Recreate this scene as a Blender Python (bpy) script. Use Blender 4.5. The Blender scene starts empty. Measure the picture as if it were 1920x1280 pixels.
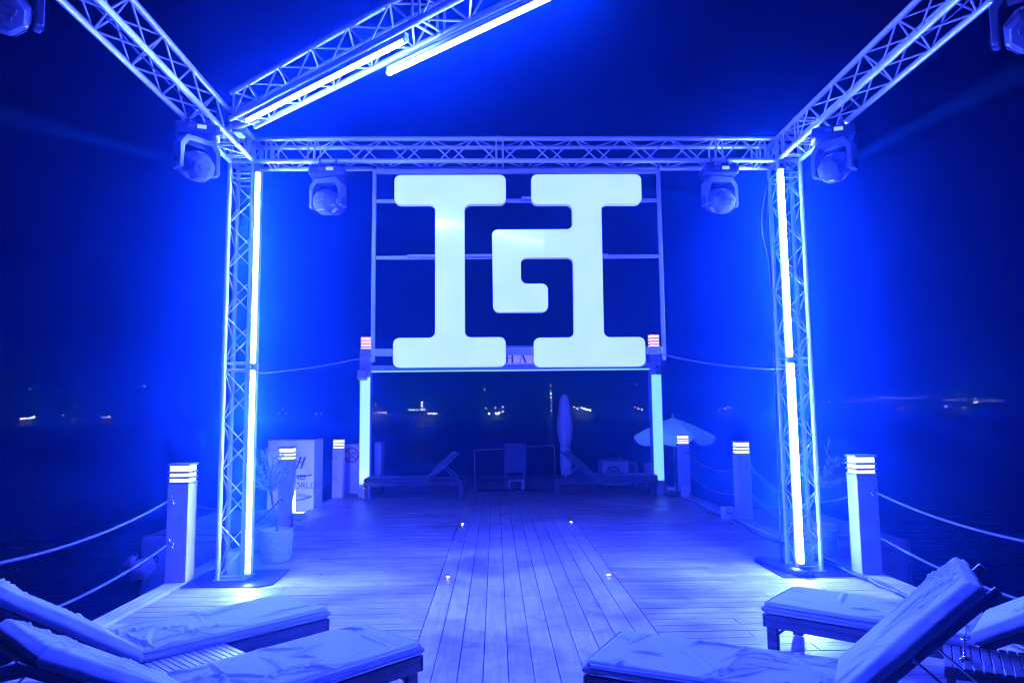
import bpy, bmesh, math, random
from mathutils import Vector, Matrix, noise
random.seed(7)
D = bpy.data
SC = bpy.context.scene
COL = SC.collection
R = math.radians

# ------------------------------------------------------------------ camera, world, exposure
cam_d = D.cameras.new('camera'); cam = D.objects.new('camera', cam_d); COL.objects.link(cam)
SC.camera = cam
cam_d.sensor_width = 36; cam_d.lens = 1341.96/1920*36; cam_d.clip_start = .05; cam_d.clip_end = 3000
pit, yaw, rol = R(5.7957), R(1.4011), R(.6109)
fw = Vector((math.sin(yaw)*math.cos(pit), math.cos(yaw)*math.cos(pit), math.sin(pit)))
rt = Vector((math.cos(yaw), -math.sin(yaw), 0)); up = rt.cross(fw)
rt2 = rt*math.cos(rol)-up*math.sin(rol); up2 = rt*math.sin(rol)+up*math.cos(rol)
cam.matrix_world = Matrix(((rt2.x, up2.x, -fw.x, 0), (rt2.y, up2.y, -fw.y, 0), (rt2.z, up2.z, -fw.z, 1.6), (0, 0, 0, 1)))

W = D.worlds.new('World'); SC.world = W; W.use_nodes = True
bg = W.node_tree.nodes['Background']
bg.inputs[0].default_value = (.0, .002, 1, 1); bg.inputs[1].default_value = .008   # moonless night, glow of the stage

SC.view_settings.view_transform = 'Standard'; SC.view_settings.look = 'None'
SC.view_settings.exposure = 0; SC.view_settings.gamma = 1
SC.cycles.use_denoising = True
SC.cycles.max_bounces = 6; SC.cycles.diffuse_bounces = 1; SC.cycles.glossy_bounces = 3
SC.cycles.transparent_max_bounces = 8; SC.cycles.volume_bounces = 0
SC.cycles.sample_clamp_indirect = 20
SC.cycles.use_light_tree = True
SC.cycles.filter_width = 1.1

TUBE = (.022, .044, 1.0)          # colour the blue tubes give off
TUBE_S = 4000

# ------------------------------------------------------------------ materials
def mat(name, col, rough=.5, metal=0, emis=None, es=0, sample=True, bump=0, bscale=40, var=0, vscale=6, coat=0, spec=None):
    m = D.materials.new(name); m.use_nodes = True; nt = m.node_tree; n = nt.nodes; l = nt.links
    p = n['Principled BSDF']
    p.inputs['Base Color'].default_value = (*col, 1); p.inputs['Roughness'].default_value = rough
    p.inputs['Metallic'].default_value = metal
    if spec is not None: p.inputs['Specular IOR Level'].default_value = spec
    if coat: p.inputs['Coat Weight'].default_value = coat; p.inputs['Coat Roughness'].default_value = .08
    if emis: p.inputs['Emission Color'].default_value = (*emis, 1); p.inputs['Emission Strength'].default_value = es
    if not sample: m.cycles.emission_sampling = 'NONE'
    tc = n.new('ShaderNodeTexCoord')
    if var:
        no = n.new('ShaderNodeTexNoise'); no.inputs['Scale'].default_value = vscale; no.inputs['Detail'].default_value = 5
        mp = n.new('ShaderNodeMapRange'); mp.inputs['From Min'].default_value = .3; mp.inputs['From Max'].default_value = .7
        mp.inputs['To Min'].default_value = 1-var; mp.inputs['To Max'].default_value = 1+var*.4
        mx = n.new('ShaderNodeVectorMath'); mx.operation = 'SCALE'; mx.inputs[0].default_value = col
        l.new(tc.outputs['Object'], no.inputs['Vector']); l.new(no.outputs['Fac'], mp.inputs['Value'])
        l.new(mp.outputs[0], mx.inputs['Scale']); l.new(mx.outputs[0], p.inputs['Base Color'])
    if bump:
        b = n.new('ShaderNodeBump'); b.inputs['Strength'].default_value = bump; b.inputs['Distance'].default_value = .01
        nb = n.new('ShaderNodeTexNoise'); nb.inputs['Scale'].default_value = bscale; nb.inputs['Detail'].default_value = 4
        l.new(tc.outputs['Object'], nb.inputs['Vector']); l.new(nb.outputs['Fac'], b.inputs['Height']); l.new(b.outputs[0], p.inputs['Normal'])
    return m

def wood(name, c1, c2, axis, rough=.55, rnd=.25, bump=.25):
    """grained wood; axis = direction of grain in object space; each object gets its own tone and offset"""
    m = D.materials.new(name); m.use_nodes = True; nt = m.node_tree; n = nt.nodes; l = nt.links
    p = n['Principled BSDF']; p.inputs['Roughness'].default_value = rough
    tc = n.new('ShaderNodeTexCoord'); oi = n.new('ShaderNodeObjectInfo')
    off = n.new('ShaderNodeVectorMath'); off.operation = 'SCALE'; off.inputs[0].default_value = (37, 53, 19)
    l.new(oi.outputs['Random'], off.inputs['Scale'])
    ad = n.new('ShaderNodeVectorMath'); l.new(tc.outputs['Object'], ad.inputs[0]); l.new(off.outputs[0], ad.inputs[1])
    mp = n.new('ShaderNodeMapping'); s = [22, 22, 22]; s[axis] = 1.1; mp.inputs['Scale'].default_value = s
    l.new(ad.outputs[0], mp.inputs['Vector'])
    g = n.new('ShaderNodeTexNoise'); g.inputs['Scale'].default_value = 1.6; g.inputs['Detail'].default_value = 7; g.inputs['Distortion'].default_value = .9
    l.new(mp.outputs[0], g.inputs['Vector'])
    cr = n.new('ShaderNodeValToRGB'); cr.color_ramp.elements[0].color = (*c1, 1); cr.color_ramp.elements[1].color = (*c2, 1)
    cr.color_ramp.elements[0].position = .33; cr.color_ramp.elements[1].position = .62
    l.new(g.outputs['Fac'], cr.inputs['Fac'])
    # knots and stains
    kn = n.new('ShaderNodeTexNoise'); kn.inputs['Scale'].default_value = 2.3; kn.inputs['Detail'].default_value = 6; kn.inputs['Roughness'].default_value = .62
    l.new(ad.outputs[0], kn.inputs['Vector'])
    kr = n.new('ShaderNodeMapRange'); kr.inputs['From Min'].default_value = .27; kr.inputs['From Max'].default_value = .42
    kr.inputs['To Min'].default_value = .42; kr.inputs['To Max'].default_value = 1
    l.new(kn.outputs['Fac'], kr.inputs['Value'])
    tn = n.new('ShaderNodeMapRange'); tn.inputs['To Min'].default_value = 1-rnd; tn.inputs['To Max'].default_value = 1+rnd*.35
    l.new(oi.outputs['Random'], tn.inputs['Value'])
    mu = n.new('ShaderNodeMath'); mu.operation = 'MULTIPLY'; l.new(kr.outputs[0], mu.inputs[0]); l.new(tn.outputs[0], mu.inputs[1])
    ge = n.new('ShaderNodeNewGeometry'); st = n.new('ShaderNodeTexNoise'); st.inputs['Scale'].default_value = 1.1; st.inputs['Detail'].default_value = 8; st.inputs['Roughness'].default_value = .7
    l.new(ge.outputs['Position'], st.inputs['Vector'])
    sr = n.new('ShaderNodeMapRange'); sr.inputs['From Min'].default_value = .36; sr.inputs['From Max'].default_value = .56; sr.inputs['To Min'].default_value = .55; sr.inputs['To Max'].default_value = 1.05
    l.new(st.outputs['Fac'], sr.inputs['Value']); m2 = n.new('ShaderNodeMath'); m2.operation = 'MULTIPLY'; l.new(mu.outputs[0], m2.inputs[0]); l.new(sr.outputs[0], m2.inputs[1]); mu = m2
    rr_ = n.new('ShaderNodeMapRange'); rr_.inputs['From Min'].default_value = .35; rr_.inputs['From Max'].default_value = .65; rr_.inputs['To Min'].default_value = rough-.2; rr_.inputs['To Max'].default_value = rough+.12
    l.new(st.outputs['Fac'], rr_.inputs['Value']); l.new(rr_.outputs[0], p.inputs['Roughness'])
    sc = n.new('ShaderNodeVectorMath'); sc.operation = 'SCALE'; l.new(cr.outputs['Color'], sc.inputs[0]); l.new(mu.outputs[0], sc.inputs['Scale'])
    l.new(sc.outputs[0], p.inputs['Base Color'])
    b = n.new('ShaderNodeBump'); b.inputs['Strength'].default_value = bump; b.inputs['Distance'].default_value = .004
    l.new(g.outputs['Fac'], b.inputs['Height']); l.new(b.outputs[0], p.inputs['Normal'])
    return m

def cloth(name, col):
    m = D.materials.new(name); m.use_nodes = True; nt = m.node_tree; n = nt.nodes; l = nt.links
    p = n['Principled BSDF']; p.inputs['Base Color'].default_value = (*col, 1); p.inputs['Roughness'].default_value = .9
    p.inputs['Sheen Weight'].default_value = .2
    tc = n.new('ShaderNodeTexCoord')
    mp = n.new('ShaderNodeMapping'); mp.inputs['Scale'].default_value = (5, 2.2, 5); mp.inputs['Rotation'].default_value = (0, 0, .5)
    l.new(tc.outputs['Object'], mp.inputs['Vector'])
    a = n.new('ShaderNodeTexNoise'); a.inputs['Scale'].default_value = 1.5; a.inputs['Detail'].default_value = 3; a.inputs['Distortion'].default_value = 1.2
    l.new(mp.outputs[0], a.inputs['Vector'])
    w = n.new('ShaderNodeTexNoise'); w.inputs['Scale'].default_value = 260; l.new(tc.outputs['Object'], w.inputs['Vector'])
    b = n.new('ShaderNodeBump'); b.inputs['Strength'].default_value = .3; b.inputs['Distance'].default_value = .02; l.new(a.outputs['Fac'], b.inputs['Height'])
    b2 = n.new('ShaderNodeBump'); b2.inputs['Strength'].default_value = .2; b2.inputs['Distance'].default_value = .003
    l.new(w.outputs['Fac'], b2.inputs['Height']); l.new(b.outputs[0], b2.inputs['Normal']); l.new(b2.outputs[0], p.inputs['Normal'])
    return m

M = dict(
    alu=mat('brushed_aluminium', (.90, .86, .86), .32, .28, var=.12, vscale=9, bump=.06),
    alu_white=mat('white_tube_housing', (.78, .78, .8), .5),
    tube=mat('blue_light_tube', (.8, .8, .8), .4, emis=TUBE, es=TUBE_S),
    tube_over=mat('overhead_light_tube', (.8, .8, .8), .4, emis=TUBE, es=TUBE_S*.42),
    black=mat('black_fixture_plastic', (.035, .035, .04), .38, bump=.08, bscale=120, var=.2),
    yoke=mat('dark_grey_fixture_shell', (.11, .11, .12), .28),
    sticker=mat('white_print', (.55, .55, .58), .5),
    darkprint=mat('dark_print', (.03, .03, .05), .6),
    lens=mat('lens_glass', (.02, .02, .03), .05, coat=1),
    screen=mat('lit_display', (.1, .1, .1), .3, emis=(.5, .7, 1), es=.9, sample=False),
    sign=mat('lit_acrylic_face', (.3, .3, .3), .16, emis=(.064, .104, 1.0), es=8.4, coat=.4),
    signside=mat('glowing_sign_side', (.7, .7, .72), .45, emis=(.10, .11, 1), es=2.2),  # opaque white sides; blue glow added for a lilac tone and halo
    frame=mat('painted_steel_frame', (.35, .35, .38), .45, .2, var=.15, bump=.06),
    plate=mat('black_floor_plate', (.025, .025, .03), .3, var=.3, vscale=5, bump=.12, bscale=30),
    bollard=mat('pink_lit_bollard_wood', (.78, .58, .62), .5, var=.12, vscale=5, bump=.12, bscale=25),  # pinkish light on the left-hand posts is put into this colour
    bollard_cool=mat('pale_bollard_wood', (.5, .5, .56), .5, var=.12, vscale=5, bump=.12, bscale=25),
    louvre=mat('grey_louvre', (.3, .3, .33), .5),
    glow_warm=mat('warm_lamp_glow', (.8, .8, .8), .4, emis=(1, .86, .84), es=1.6),
    glow_pink=mat('pink_lamp_glow', (.8, .8, .8), .4, emis=(1, .5, .45), es=1.8),
    glow_cool=mat('cool_lamp_glow', (.8, .8, .8), .4, emis=(.72, .9, 1), es=2.0),
    column=mat('column_glow_face', (.4, .4, .4), .4, emis=(.10, .21, 1.0), es=4.4),  # glow stands in for light washed over the post front
    column_cyan=mat('cyan_glow_face', (.4, .4, .4), .4, emis=(.06, .18, 1.0), es=4.4),  # same glow for the right post; also the strip under the beam
    gatepost=mat('white_gate_post', (.55, .55, .58), .5, var=.1, bump=.08),
    gatebeam=mat('white_gate_beam', (.65, .65, .68), .5, var=.08, bump=.06),
    rope=mat('pale_rope', (.09, .10, .12), .85, bump=.6, bscale=160),
    rope_dark=mat('dark_rope', (.05, .05, .06), .85, bump=.4, bscale=160),
    chrome=mat('chrome', (.8, .8, .8), .12, 1),
    nameboard=mat('board_with_added_glow', (.6, .58, .62), .5, emis=(.24, .21, 1), es=.9),  # weak lilac glow stands in for light falling on the board
    panel=mat('white_panel', (.62, .58, .62), .5, var=.06, vscale=2),
    panel_dim=mat('grey_panel', (.3, .3, .33), .55, var=.1),
    redprint=mat('red_ring_print', (.45, .05, .12), .5),
    cushion=cloth('pale_lounger_cushion', (.34, .36, .42)),
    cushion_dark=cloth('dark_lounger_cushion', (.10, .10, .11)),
    teak=wood('dark_teak', (.05, .04, .035), (.11, .09, .08), 0, .5, .15),
    teak_pale=wood('weathered_teak_slats', (.3, .28, .27), (.48, .45, .44), 1, .5, .2),
    deck_x=wood('deck_board_wood', (.38, .31, .255), (.60, .505, .43), 0, .5, .28),
    deck_y=wood('walkway_board_wood', (.47, .395, .33), (.60, .51, .43), 1, .48, .16),
    kerb=wood('edge_board_wood', (.5, .45, .4), (.66, .6, .54), 1, .5, .08),
    under=mat('dark_deck_frame', (.02, .02, .02), .9),
    wicker=mat('pale_wicker', (.62, .55, .5), .8, bump=.3, bscale=90),
    bark=mat('olive_bark', (.2, .18, .16), .85, bump=.5, bscale=60),
    leaf=mat('olive_leaf', (.45, .46, .40), .6, var=.3, vscale=20),
    soil=mat('soil', (.03, .025, .02), .95, bump=.8, bscale=60),
    float=mat('grey_pontoon', (.38, .39, .42), .6, var=.2, bump=.1),
    fender=mat('white_fender', (.6, .57, .58), .45, bump=.1, bscale=20),
    canvas=cloth('canvas_white', (.75, .75, .75)),
    cable=mat('black_cable', (.03, .03, .035), .5),
    cable_grey=mat('grey_cable', (.22, .22, .24), .55),
    hull=mat('yacht_white', (.35, .35, .37), .4),
    lamp_far=mat('far_white_lamp', (.5, .5, .5), .5, emis=(1, .88, .92), es=48, sample=False),
    lamp_far_dim=mat('far_dim_lamp', (.5, .5, .5), .5, emis=(.9, .7, 1), es=26, sample=False),
    lamp_red=mat('far_red_lamp', (.5, .5, .5), .5, emis=(1, .05, .3), es=25, sample=False),
    hill=mat('dark_shore', (.02, .025, .03), .95, var=.3, vscale=.02),
    spotlamp=mat('deck_spot_glow', (.8, .8, .8), .3, emis=(1, .8, .6), es=60),
)

_sg = M['sign'].node_tree; _n = _sg.nodes; _t = _n.new('ShaderNodeTexCoord'); _o = _n.new('ShaderNodeTexNoise'); _o.inputs['Scale'].default_value = 3.2
_m = _n.new('ShaderNodeMapRange'); _m.inputs['From Min'].default_value = .3; _m.inputs['From Max'].default_value = .7; _m.inputs['To Min'].default_value = 7.3; _m.inputs['To Max'].default_value = 8.3
_sg.links.new(_t.outputs['Object'], _o.inputs['Vector']); _sg.links.new(_o.outputs['Fac'], _m.inputs['Value']); _sg.links.new(_m.outputs[0], _n['Principled BSDF'].inputs['Emission Strength'])
# ------------------------------------------------------------------ mesh helpers
def props(o, label=None, cat=None, group=None, kind=None):
    if label: o['label'] = label
    if cat: o['category'] = cat
    if group: o['group'] = group
    if kind: o['kind'] = kind
    return o

class MB:
    def __init__(s): s.bm = bmesh.new()
    def _mv(s, vs, mtx):
        if mtx is not None: bmesh.ops.transform(s.bm, matrix=mtx, verts=vs)
        return vs
    def box(s, x0, x1, y0, y1, z0, z1, bev=0, mtx=None, seg=1):
        r = bmesh.ops.create_cube(s.bm, size=1, matrix=Matrix.Translation(((x0+x1)/2, (y0+y1)/2, (z0+z1)/2)) @ Matrix.Diagonal((x1-x0, y1-y0, z1-z0, 1)))
        vs = r['verts']
        if bev:
            es = list({e for v in vs for e in v.link_edges})
            q = bmesh.ops.bevel(s.bm, geom=es, offset=bev, segments=seg, affect='EDGES', profile=.5)
            vs = list({v for f in q['faces'] for v in f.verts} | {v for v in vs if v.is_valid})
            vs = [v for v in vs if v.is_valid]
        s._mv(vs, mtx); return s
    def tube(s, a, b, r, n=8, r2=None):
        a = Vector(a); b = Vector(b); d = b-a
        q = d.to_track_quat('Z', 'Y').to_matrix().to_4x4()
        bmesh.ops.create_cone(s.bm, cap_ends=True, segments=n, radius1=r, radius2=r if r2 is None else r2, depth=d.length, matrix=Matrix.Translation((a+b)/2) @ q)
        return s
    def path(s, pts, r, n=6):
        pts = [Vector(p) for p in pts]; rings = []
        for i, p in enumerate(pts):
            t = (pts[min(i+1, len(pts)-1)]-pts[max(i-1, 0)]).normalized()
            x = t.cross(Vector((0, 0, 1)));  x = x.normalized() if x.length > .05 else t.cross(Vector((0, 1, 0))).normalized()
            y = t.cross(x)
            rr = r[i] if isinstance(r, (list, tuple)) else r
            rings.append([s.bm.verts.new(p+(x*math.cos(2*math.pi*k/n)+y*math.sin(2*math.pi*k/n))*rr) for k in range(n)])
        for a, b in zip(rings, rings[1:]):
            for k in range(n): s.bm.faces.new((a[k], a[(k+1) % n], b[(k+1) % n], b[k]))
        s.bm.faces.new(rings[0][::-1]); s.bm.faces.new(rings[-1]); return s
    def ball(s, c, r, sc=(1, 1, 1), u=16, v=10, mtx=None):
        q = bmesh.ops.create_uvsphere(s.bm, u_segments=u, v_segments=v, radius=r, matrix=Matrix.Translation(c) @ Matrix.Diagonal((*sc, 1)))
        s._mv(q['verts'], mtx); return s
    def torus(s, c, R_, r, mtx=None, n=20, m=8):
        rings = []; vs = []
        for i in range(n):
            a = 2*math.pi*i/n; ring = []
            for j in range(m):
                b = 2*math.pi*j/m
                ring.append(s.bm.verts.new((math.cos(a)*(R_+r*math.cos(b)), math.sin(a)*(R_+r*math.cos(b)), r*math.sin(b))))
            rings.append(ring); vs += ring
        for i in range(n):
            for j in range(m):
                s.bm.faces.new((rings[i][j], rings[(i+1) % n][j], rings[(i+1) % n][(j+1) % m], rings[i][(j+1) % m]))
        if mtx is not None: bmesh.ops.transform(s.bm, matrix=mtx, verts=vs)
        bmesh.ops.translate(s.bm, vec=Vector(c), verts=vs); return s
    def lathe(s, prof, n=16, mtx=None, flat=False):
        rings = [[s.bm.verts.new((r*math.cos(2*math.pi*(k+.5)/n), r*math.sin(2*math.pi*(k+.5)/n), z)) for k in range(n)] for r, z in prof]
        for a, b in zip(rings, rings[1:]):
            for k in range(n): s.bm.faces.new((a[k], a[(k+1) % n], b[(k+1) % n], b[k]))
        s.bm.faces.new(rings[0][::-1]); s.bm.faces.new(rings[-1])
        s._mv([v for q in rings for v in q], mtx); return s
    def prism(s, poly, d0, d1, mtx=None):
        """poly in xz plane extruded along y"""
        a = [s.bm.verts.new((x, d0, z)) for x, z in poly]; b = [s.bm.verts.new((x, d1, z)) for x, z in poly]
        n = len(poly)
        s.bm.faces.new(a); s.bm.faces.new(b[::-1])
        for k in range(n): s.bm.faces.new((a[k], b[k], b[(k+1) % n], a[(k+1) % n]))
        s._mv(a+b, mtx); return s
    def mesh(s, name, m, smooth=False):
        bmesh.ops.recalc_face_normals(s.bm, faces=s.bm.faces)
        me = D.meshes.new(name); s.bm.to_mesh(me); s.bm.free()
        if isinstance(m, (list, tuple)):
            for q in m: me.materials.append(q)
        else: me.materials.append(m)
        if smooth:
            for p in me.polygons: p.use_smooth = True
        return me
    def build(s, name, m, parent=None, smooth=False, loc=None, kind=None):
        o = D.objects.new(name, s.mesh(name, m, smooth)); COL.objects.link(o)
        if parent: o.parent = parent
        if loc: o.location = loc
        if kind: o['kind'] = kind
        return o

def inst(name, me, parent=None, mtx=None, loc=None):
    o = D.objects.new(name, me); COL.objects.link(o)
    if parent: o.parent = parent
    if mtx is not None: o.matrix_local = mtx
    if loc is not None: o.location = loc
    return o

def empty(name, loc=(0, 0, 0), rz=0, label=None, cat=None, group=None):
    o = D.objects.new(name, None); COL.objects.link(o); o.location = loc; o.rotation_euler = (0, 0, rz)
    o.empty_display_size = .2
    return props(o, label, cat, group)

KIDS = {}
def copy_tree(o, parent=None):
    c = o.copy(); COL.objects.link(c)
    if parent: c.parent = parent
    for ch in o.children: copy_tree(ch, c)
    return c

_unit = {}
def rod(name, a, b, r, m, parent):
    """a straight bar: shared unit cylinder placed from a to b (parent space)"""
    k = (m.name, r > .02)
    if k not in _unit:
        mb = MB(); mb.tube((0, 0, 0), (0, 0, 1), 1, 12 if r > .02 else 7); _unit[k] = mb.mesh(name, m, False)
        for p in _unit[k].polygons: p.use_smooth = len(p.vertices) == 4
    a = Vector(a); b = Vector(b); d = b-a
    mt = Matrix.Translation(a) @ d.to_track_quat('Z', 'Y').to_matrix().to_4x4() @ Matrix.Diagonal((r, r, d.length, 1))
    return inst(name, _unit[k], parent, mt)

def text_curve(name, body, size, m, parent, mtx, ext=.002, font_bold=False, align='CENTER'):
    cu = D.curves.new(name, 'FONT'); cu.body = body; cu.size = size; cu.extrude = ext; cu.align_x = align; cu.resolution_u = 3
    if font_bold: cu.offset = size*.012
    o = D.objects.new(name, cu); COL.objects.link(o)
    dg = bpy.context.evaluated_depsgraph_get(); me = D.meshes.new_from_object(o.evaluated_get(dg))
    D.objects.remove(o); me.name = name; me.materials.clear(); me.materials.append(m)
    return inst(name, me, parent, mtx)
FACING = Matrix.Rotation(R(90), 4, 'X')       # text standing up, read from -y

# ------------------------------------------------------------------ setting: sea, haze, shore, deck
mb = MB(); mb.box(-900, 900, -30, 800, -1.6, -1.1)
sea_m = mat('sea_water', (.004, .01, .02), .25, spec=.4)
nt = sea_m.node_tree; n = nt.nodes; l = nt.links
tc = n.new('ShaderNodeTexCoord'); mp = n.new('ShaderNodeMapping'); mp.inputs['Scale'].default_value = (.9, 2.2, 1)
wv = n.new('ShaderNodeTexNoise'); wv.inputs['Scale'].default_value = 1.3; wv.inputs['Detail'].default_value = 6
b = n.new('ShaderNodeBump'); b.inputs['Strength'].default_value = .7; b.inputs['Distance'].default_value = .12
l.new(tc.outputs['Object'], mp.inputs[0]); l.new(mp.outputs[0], wv.inputs['Vector']); l.new(wv.outputs['Fac'], b.inputs['Height']); l.new(b.outputs[0], n['Principled BSDF'].inputs['Normal'])
props(mb.build('sea', sea_m), kind='structure')

hz = MB(); hz.box(-960, 960, -40, 860, -2.7, 26)
hm = D.materials.new('sea_haze'); hm.use_nodes = True; hn = hm.node_tree.nodes; hn.remove(hn['Principled BSDF'])
pv = hn.new('ShaderNodeVolumePrincipled'); pv.inputs['Density'].default_value = .0054; pv.inputs['Color'].default_value = (.08, .62, 1, 1)
pv.inputs['Anisotropy'].default_value = .88
hm.node_tree.links.new(pv.outputs[0], hn['Material Output'].inputs['Volume'])
hm.cycles.volume_sampling = 'MULTIPLE_IMPORTANCE'
props(hz.build('haze', hm), kind='stuff')

# far shore
mb = MB(); prev = None
pts = []
N = 140
rows = []
for i in range(N+1):
    x = -880+1760*i/N
    e = 3+2.5*noise.noise(Vector((x*.006, 1.3, 0)))+ (max(0, min(1, (x-150)/140)))*7 + 3*noise.noise(Vector((x*.02, 7, 0)))*max(0, min(1, (x-150)/140))
    rows.append([mb.bm.verts.new((x, 640, -1.05)), mb.bm.verts.new((x, 655, max(.3, e*.6))), mb.bm.verts.new((x, 700, max(.6, e))), mb.bm.verts.new((x, 780, -1.05))])
for a, b_ in zip(rows, rows[1:]):
    for k in range(3): mb.bm.faces.new((a[k], b_[k], b_[k+1], a[k+1]))
props(mb.build('hills', M['hill']), kind='structure')

# deck: sub frame, cross boards left and right of a walkway of long boards
XL, XR, XW0, XW1 = -3.0, 3.56, -.56, 1.1725
DY0, DY1, DYN = 2.9, 19.0, 10.6        # boards apart up to DYN, joined beyond
deck = MB(); deck.box(-3.12, 3.70, DY0-3, DY1, -.42, -.045); deck = props(deck.build('deck', M['under']), kind='structure')
_b = {}
def plank_mesh(lx, ly, m):
    k = (round(lx, 3), round(ly, 3), m.name)
    if k not in _b:
        q = MB(); q.box(-lx/2, lx/2, -ly/2, ly/2, -.028, 0, bev=.0025); _b[k] = q.mesh('plank', m)
    return _b[k]
P = .1575
cnt = 0
y = DY0
i = 0
farL = MB()
while y < DY1-.1:
    for (xa, xb) in ((XL, XW0-.004), (XW1+.004, XR)):
        cuts = [xa, xb]
        if random.random() < .62: cuts.insert(1, xa+(xb-xa)*random.choice((.28, .42, .5, .64, .75)))
        for c0, c1 in zip(cuts, cuts[1:]):
            dz = random.uniform(-.0018, .0018)
            if y < DYN:
                inst('plank', plank_mesh(c1-c0-.003, P-.006, M['deck_x']), deck, loc=((c0+c1)/2, y+P/2, dz)); cnt += 1
            else:
                farL.box(c0+.0015, c1-.0015, y+.003, y+P-.003, -.028, dz)
    y += P; i += 1
props(farL.build('plank_rows', M['deck_x'], deck), kind='stuff')
farW = MB()
for k in range(11):
    x0 = XW0+k*P; yy = DY0-random.uniform(0, 1.2)
    while yy < DY1:
        L = random.choice((3.6, 4.2, 4.8)); L = min(L, DY1-yy)
        if yy < 14.0:
            inst('plank', plank_mesh(P-.006, L-.003, M['deck_y']), deck, loc=(x0+P/2, yy+L/2, .003 if k in (0, 1, 9, 10) else 0)); cnt += 1
        else: farW.box(x0+.003, x0+P-.003, yy, yy+L-.003, -.028, 0)
        yy += L
        if L < .4: break
props(farW.build('walkway_plank_rows', M['deck_y'], deck), kind='stuff')
# raised boards along both edges
for x0, x1 in ((-3.18, -3.006), (3.566, 3.76)):
    e = empty('deck_kerb', ((x0+x1)/2, 0, 0)); e['kind'] = 'structure'
    for k in range(4):
        inst('edge_board', plank_mesh(x1-x0, 4.0-.004, M['kerb']), e, loc=(0, DY0+2.0+4.0*k, .022))
    q = MB(); q.box(-.03, .03, DY0, DY1, -.5, -.01); q.build('fascia_board', M['teak'], e)
# piles under the deck
for i in range(5):
    for x in (-2.9, 3.45):
        q = MB(); q.tube((0, 0, -1.55), (0, 0, -.45), .13, 12)
        o = q.build('pile', M['under'], None, True, (x, 4.0+3.5*i, 0)); props(o, kind='structure')

# ------------------------------------------------------------------ trusses
H = .12                                     # half spacing of the chords
ZB, ZT = 4.25, 4.49
def truss(root, a, b, u, v, joints=(), period=.5, braced=True, skip=()):
    """box truss from a to b, u/v the two cross directions; children chord, brace, end_brace, coupler"""
    a = Vector(a); b = Vector(b); u = Vector(u).normalized(); v = Vector(v).normalized(); d = (b-a); L = d.length; d.normalize()
    cs = [u*H+v*H, -u*H+v*H, -u*H-v*H, u*H-v*H]
    stops = [0]+sorted(joints)+[L]
    for c in cs: rod('chord', a+c, b+c, .025, M['alu'], root)
    for s0, s1 in zip(stops, stops[1:]):
        for t in (s0+.035, s1-.035):
            for k in range(4): rod('end_brace', a+d*t+cs[k], a+d*t+cs[(k+1) % 4], .010, M['alu'], root)
        n_ = max(1, round((s1-s0-.07)/(period/2))); st = (s1-s0-.07)/n_
        for k in range(4):
            for i in range(n_):
                p, q = (cs[k], cs[(k+1) % 4]) if (i+k) % 2 == 0 else (cs[(k+1) % 4], cs[k])
                rod('brace', a+d*(s0+.035+st*i)+p, a+d*(s0+.035+st*(i+1))+q, .008, M['alu'], root)
    for j in joints:
        for c in cs: rod('coupler', a+d*(j-.035)+c, a+d*(j+.035)+c, .0285, M['alu'], root)

TL, TR, TY = -2.62, 3.14, 7.42            # tower centre lines
roof_g = 'aluminium trusses of the lighting frame'
tw_g = 'upright truss towers'
t = empty('truss_tower', (TL, TY, .0), 0, 'left upright aluminium truss tower standing on a black plate beside the wicker planter', 'truss tower', tw_g)
truss(t, (0, 0, .012), (0, 0, 4.1), (1, 0, 0), (0, 1, 0), joints=(2.1,))
tr = empty('truss_tower', (TR, TY, .0), 0, 'right upright aluminium truss tower standing on the black mat with a folded edge', 'truss tower', tw_g)
truss(tr, (0, 0, .012), (0, 0, 4.1), (1, 0, 0), (0, 1, 0), joints=(2.1,))
for root, lx in ((t, 1), (tr, -1)):
    for q in (.0,):
        pm = MB(); pm.box(-.16, .16, -.16, .16, .006, .014); pm.build('foot_plate', M['alu'], root)

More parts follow.
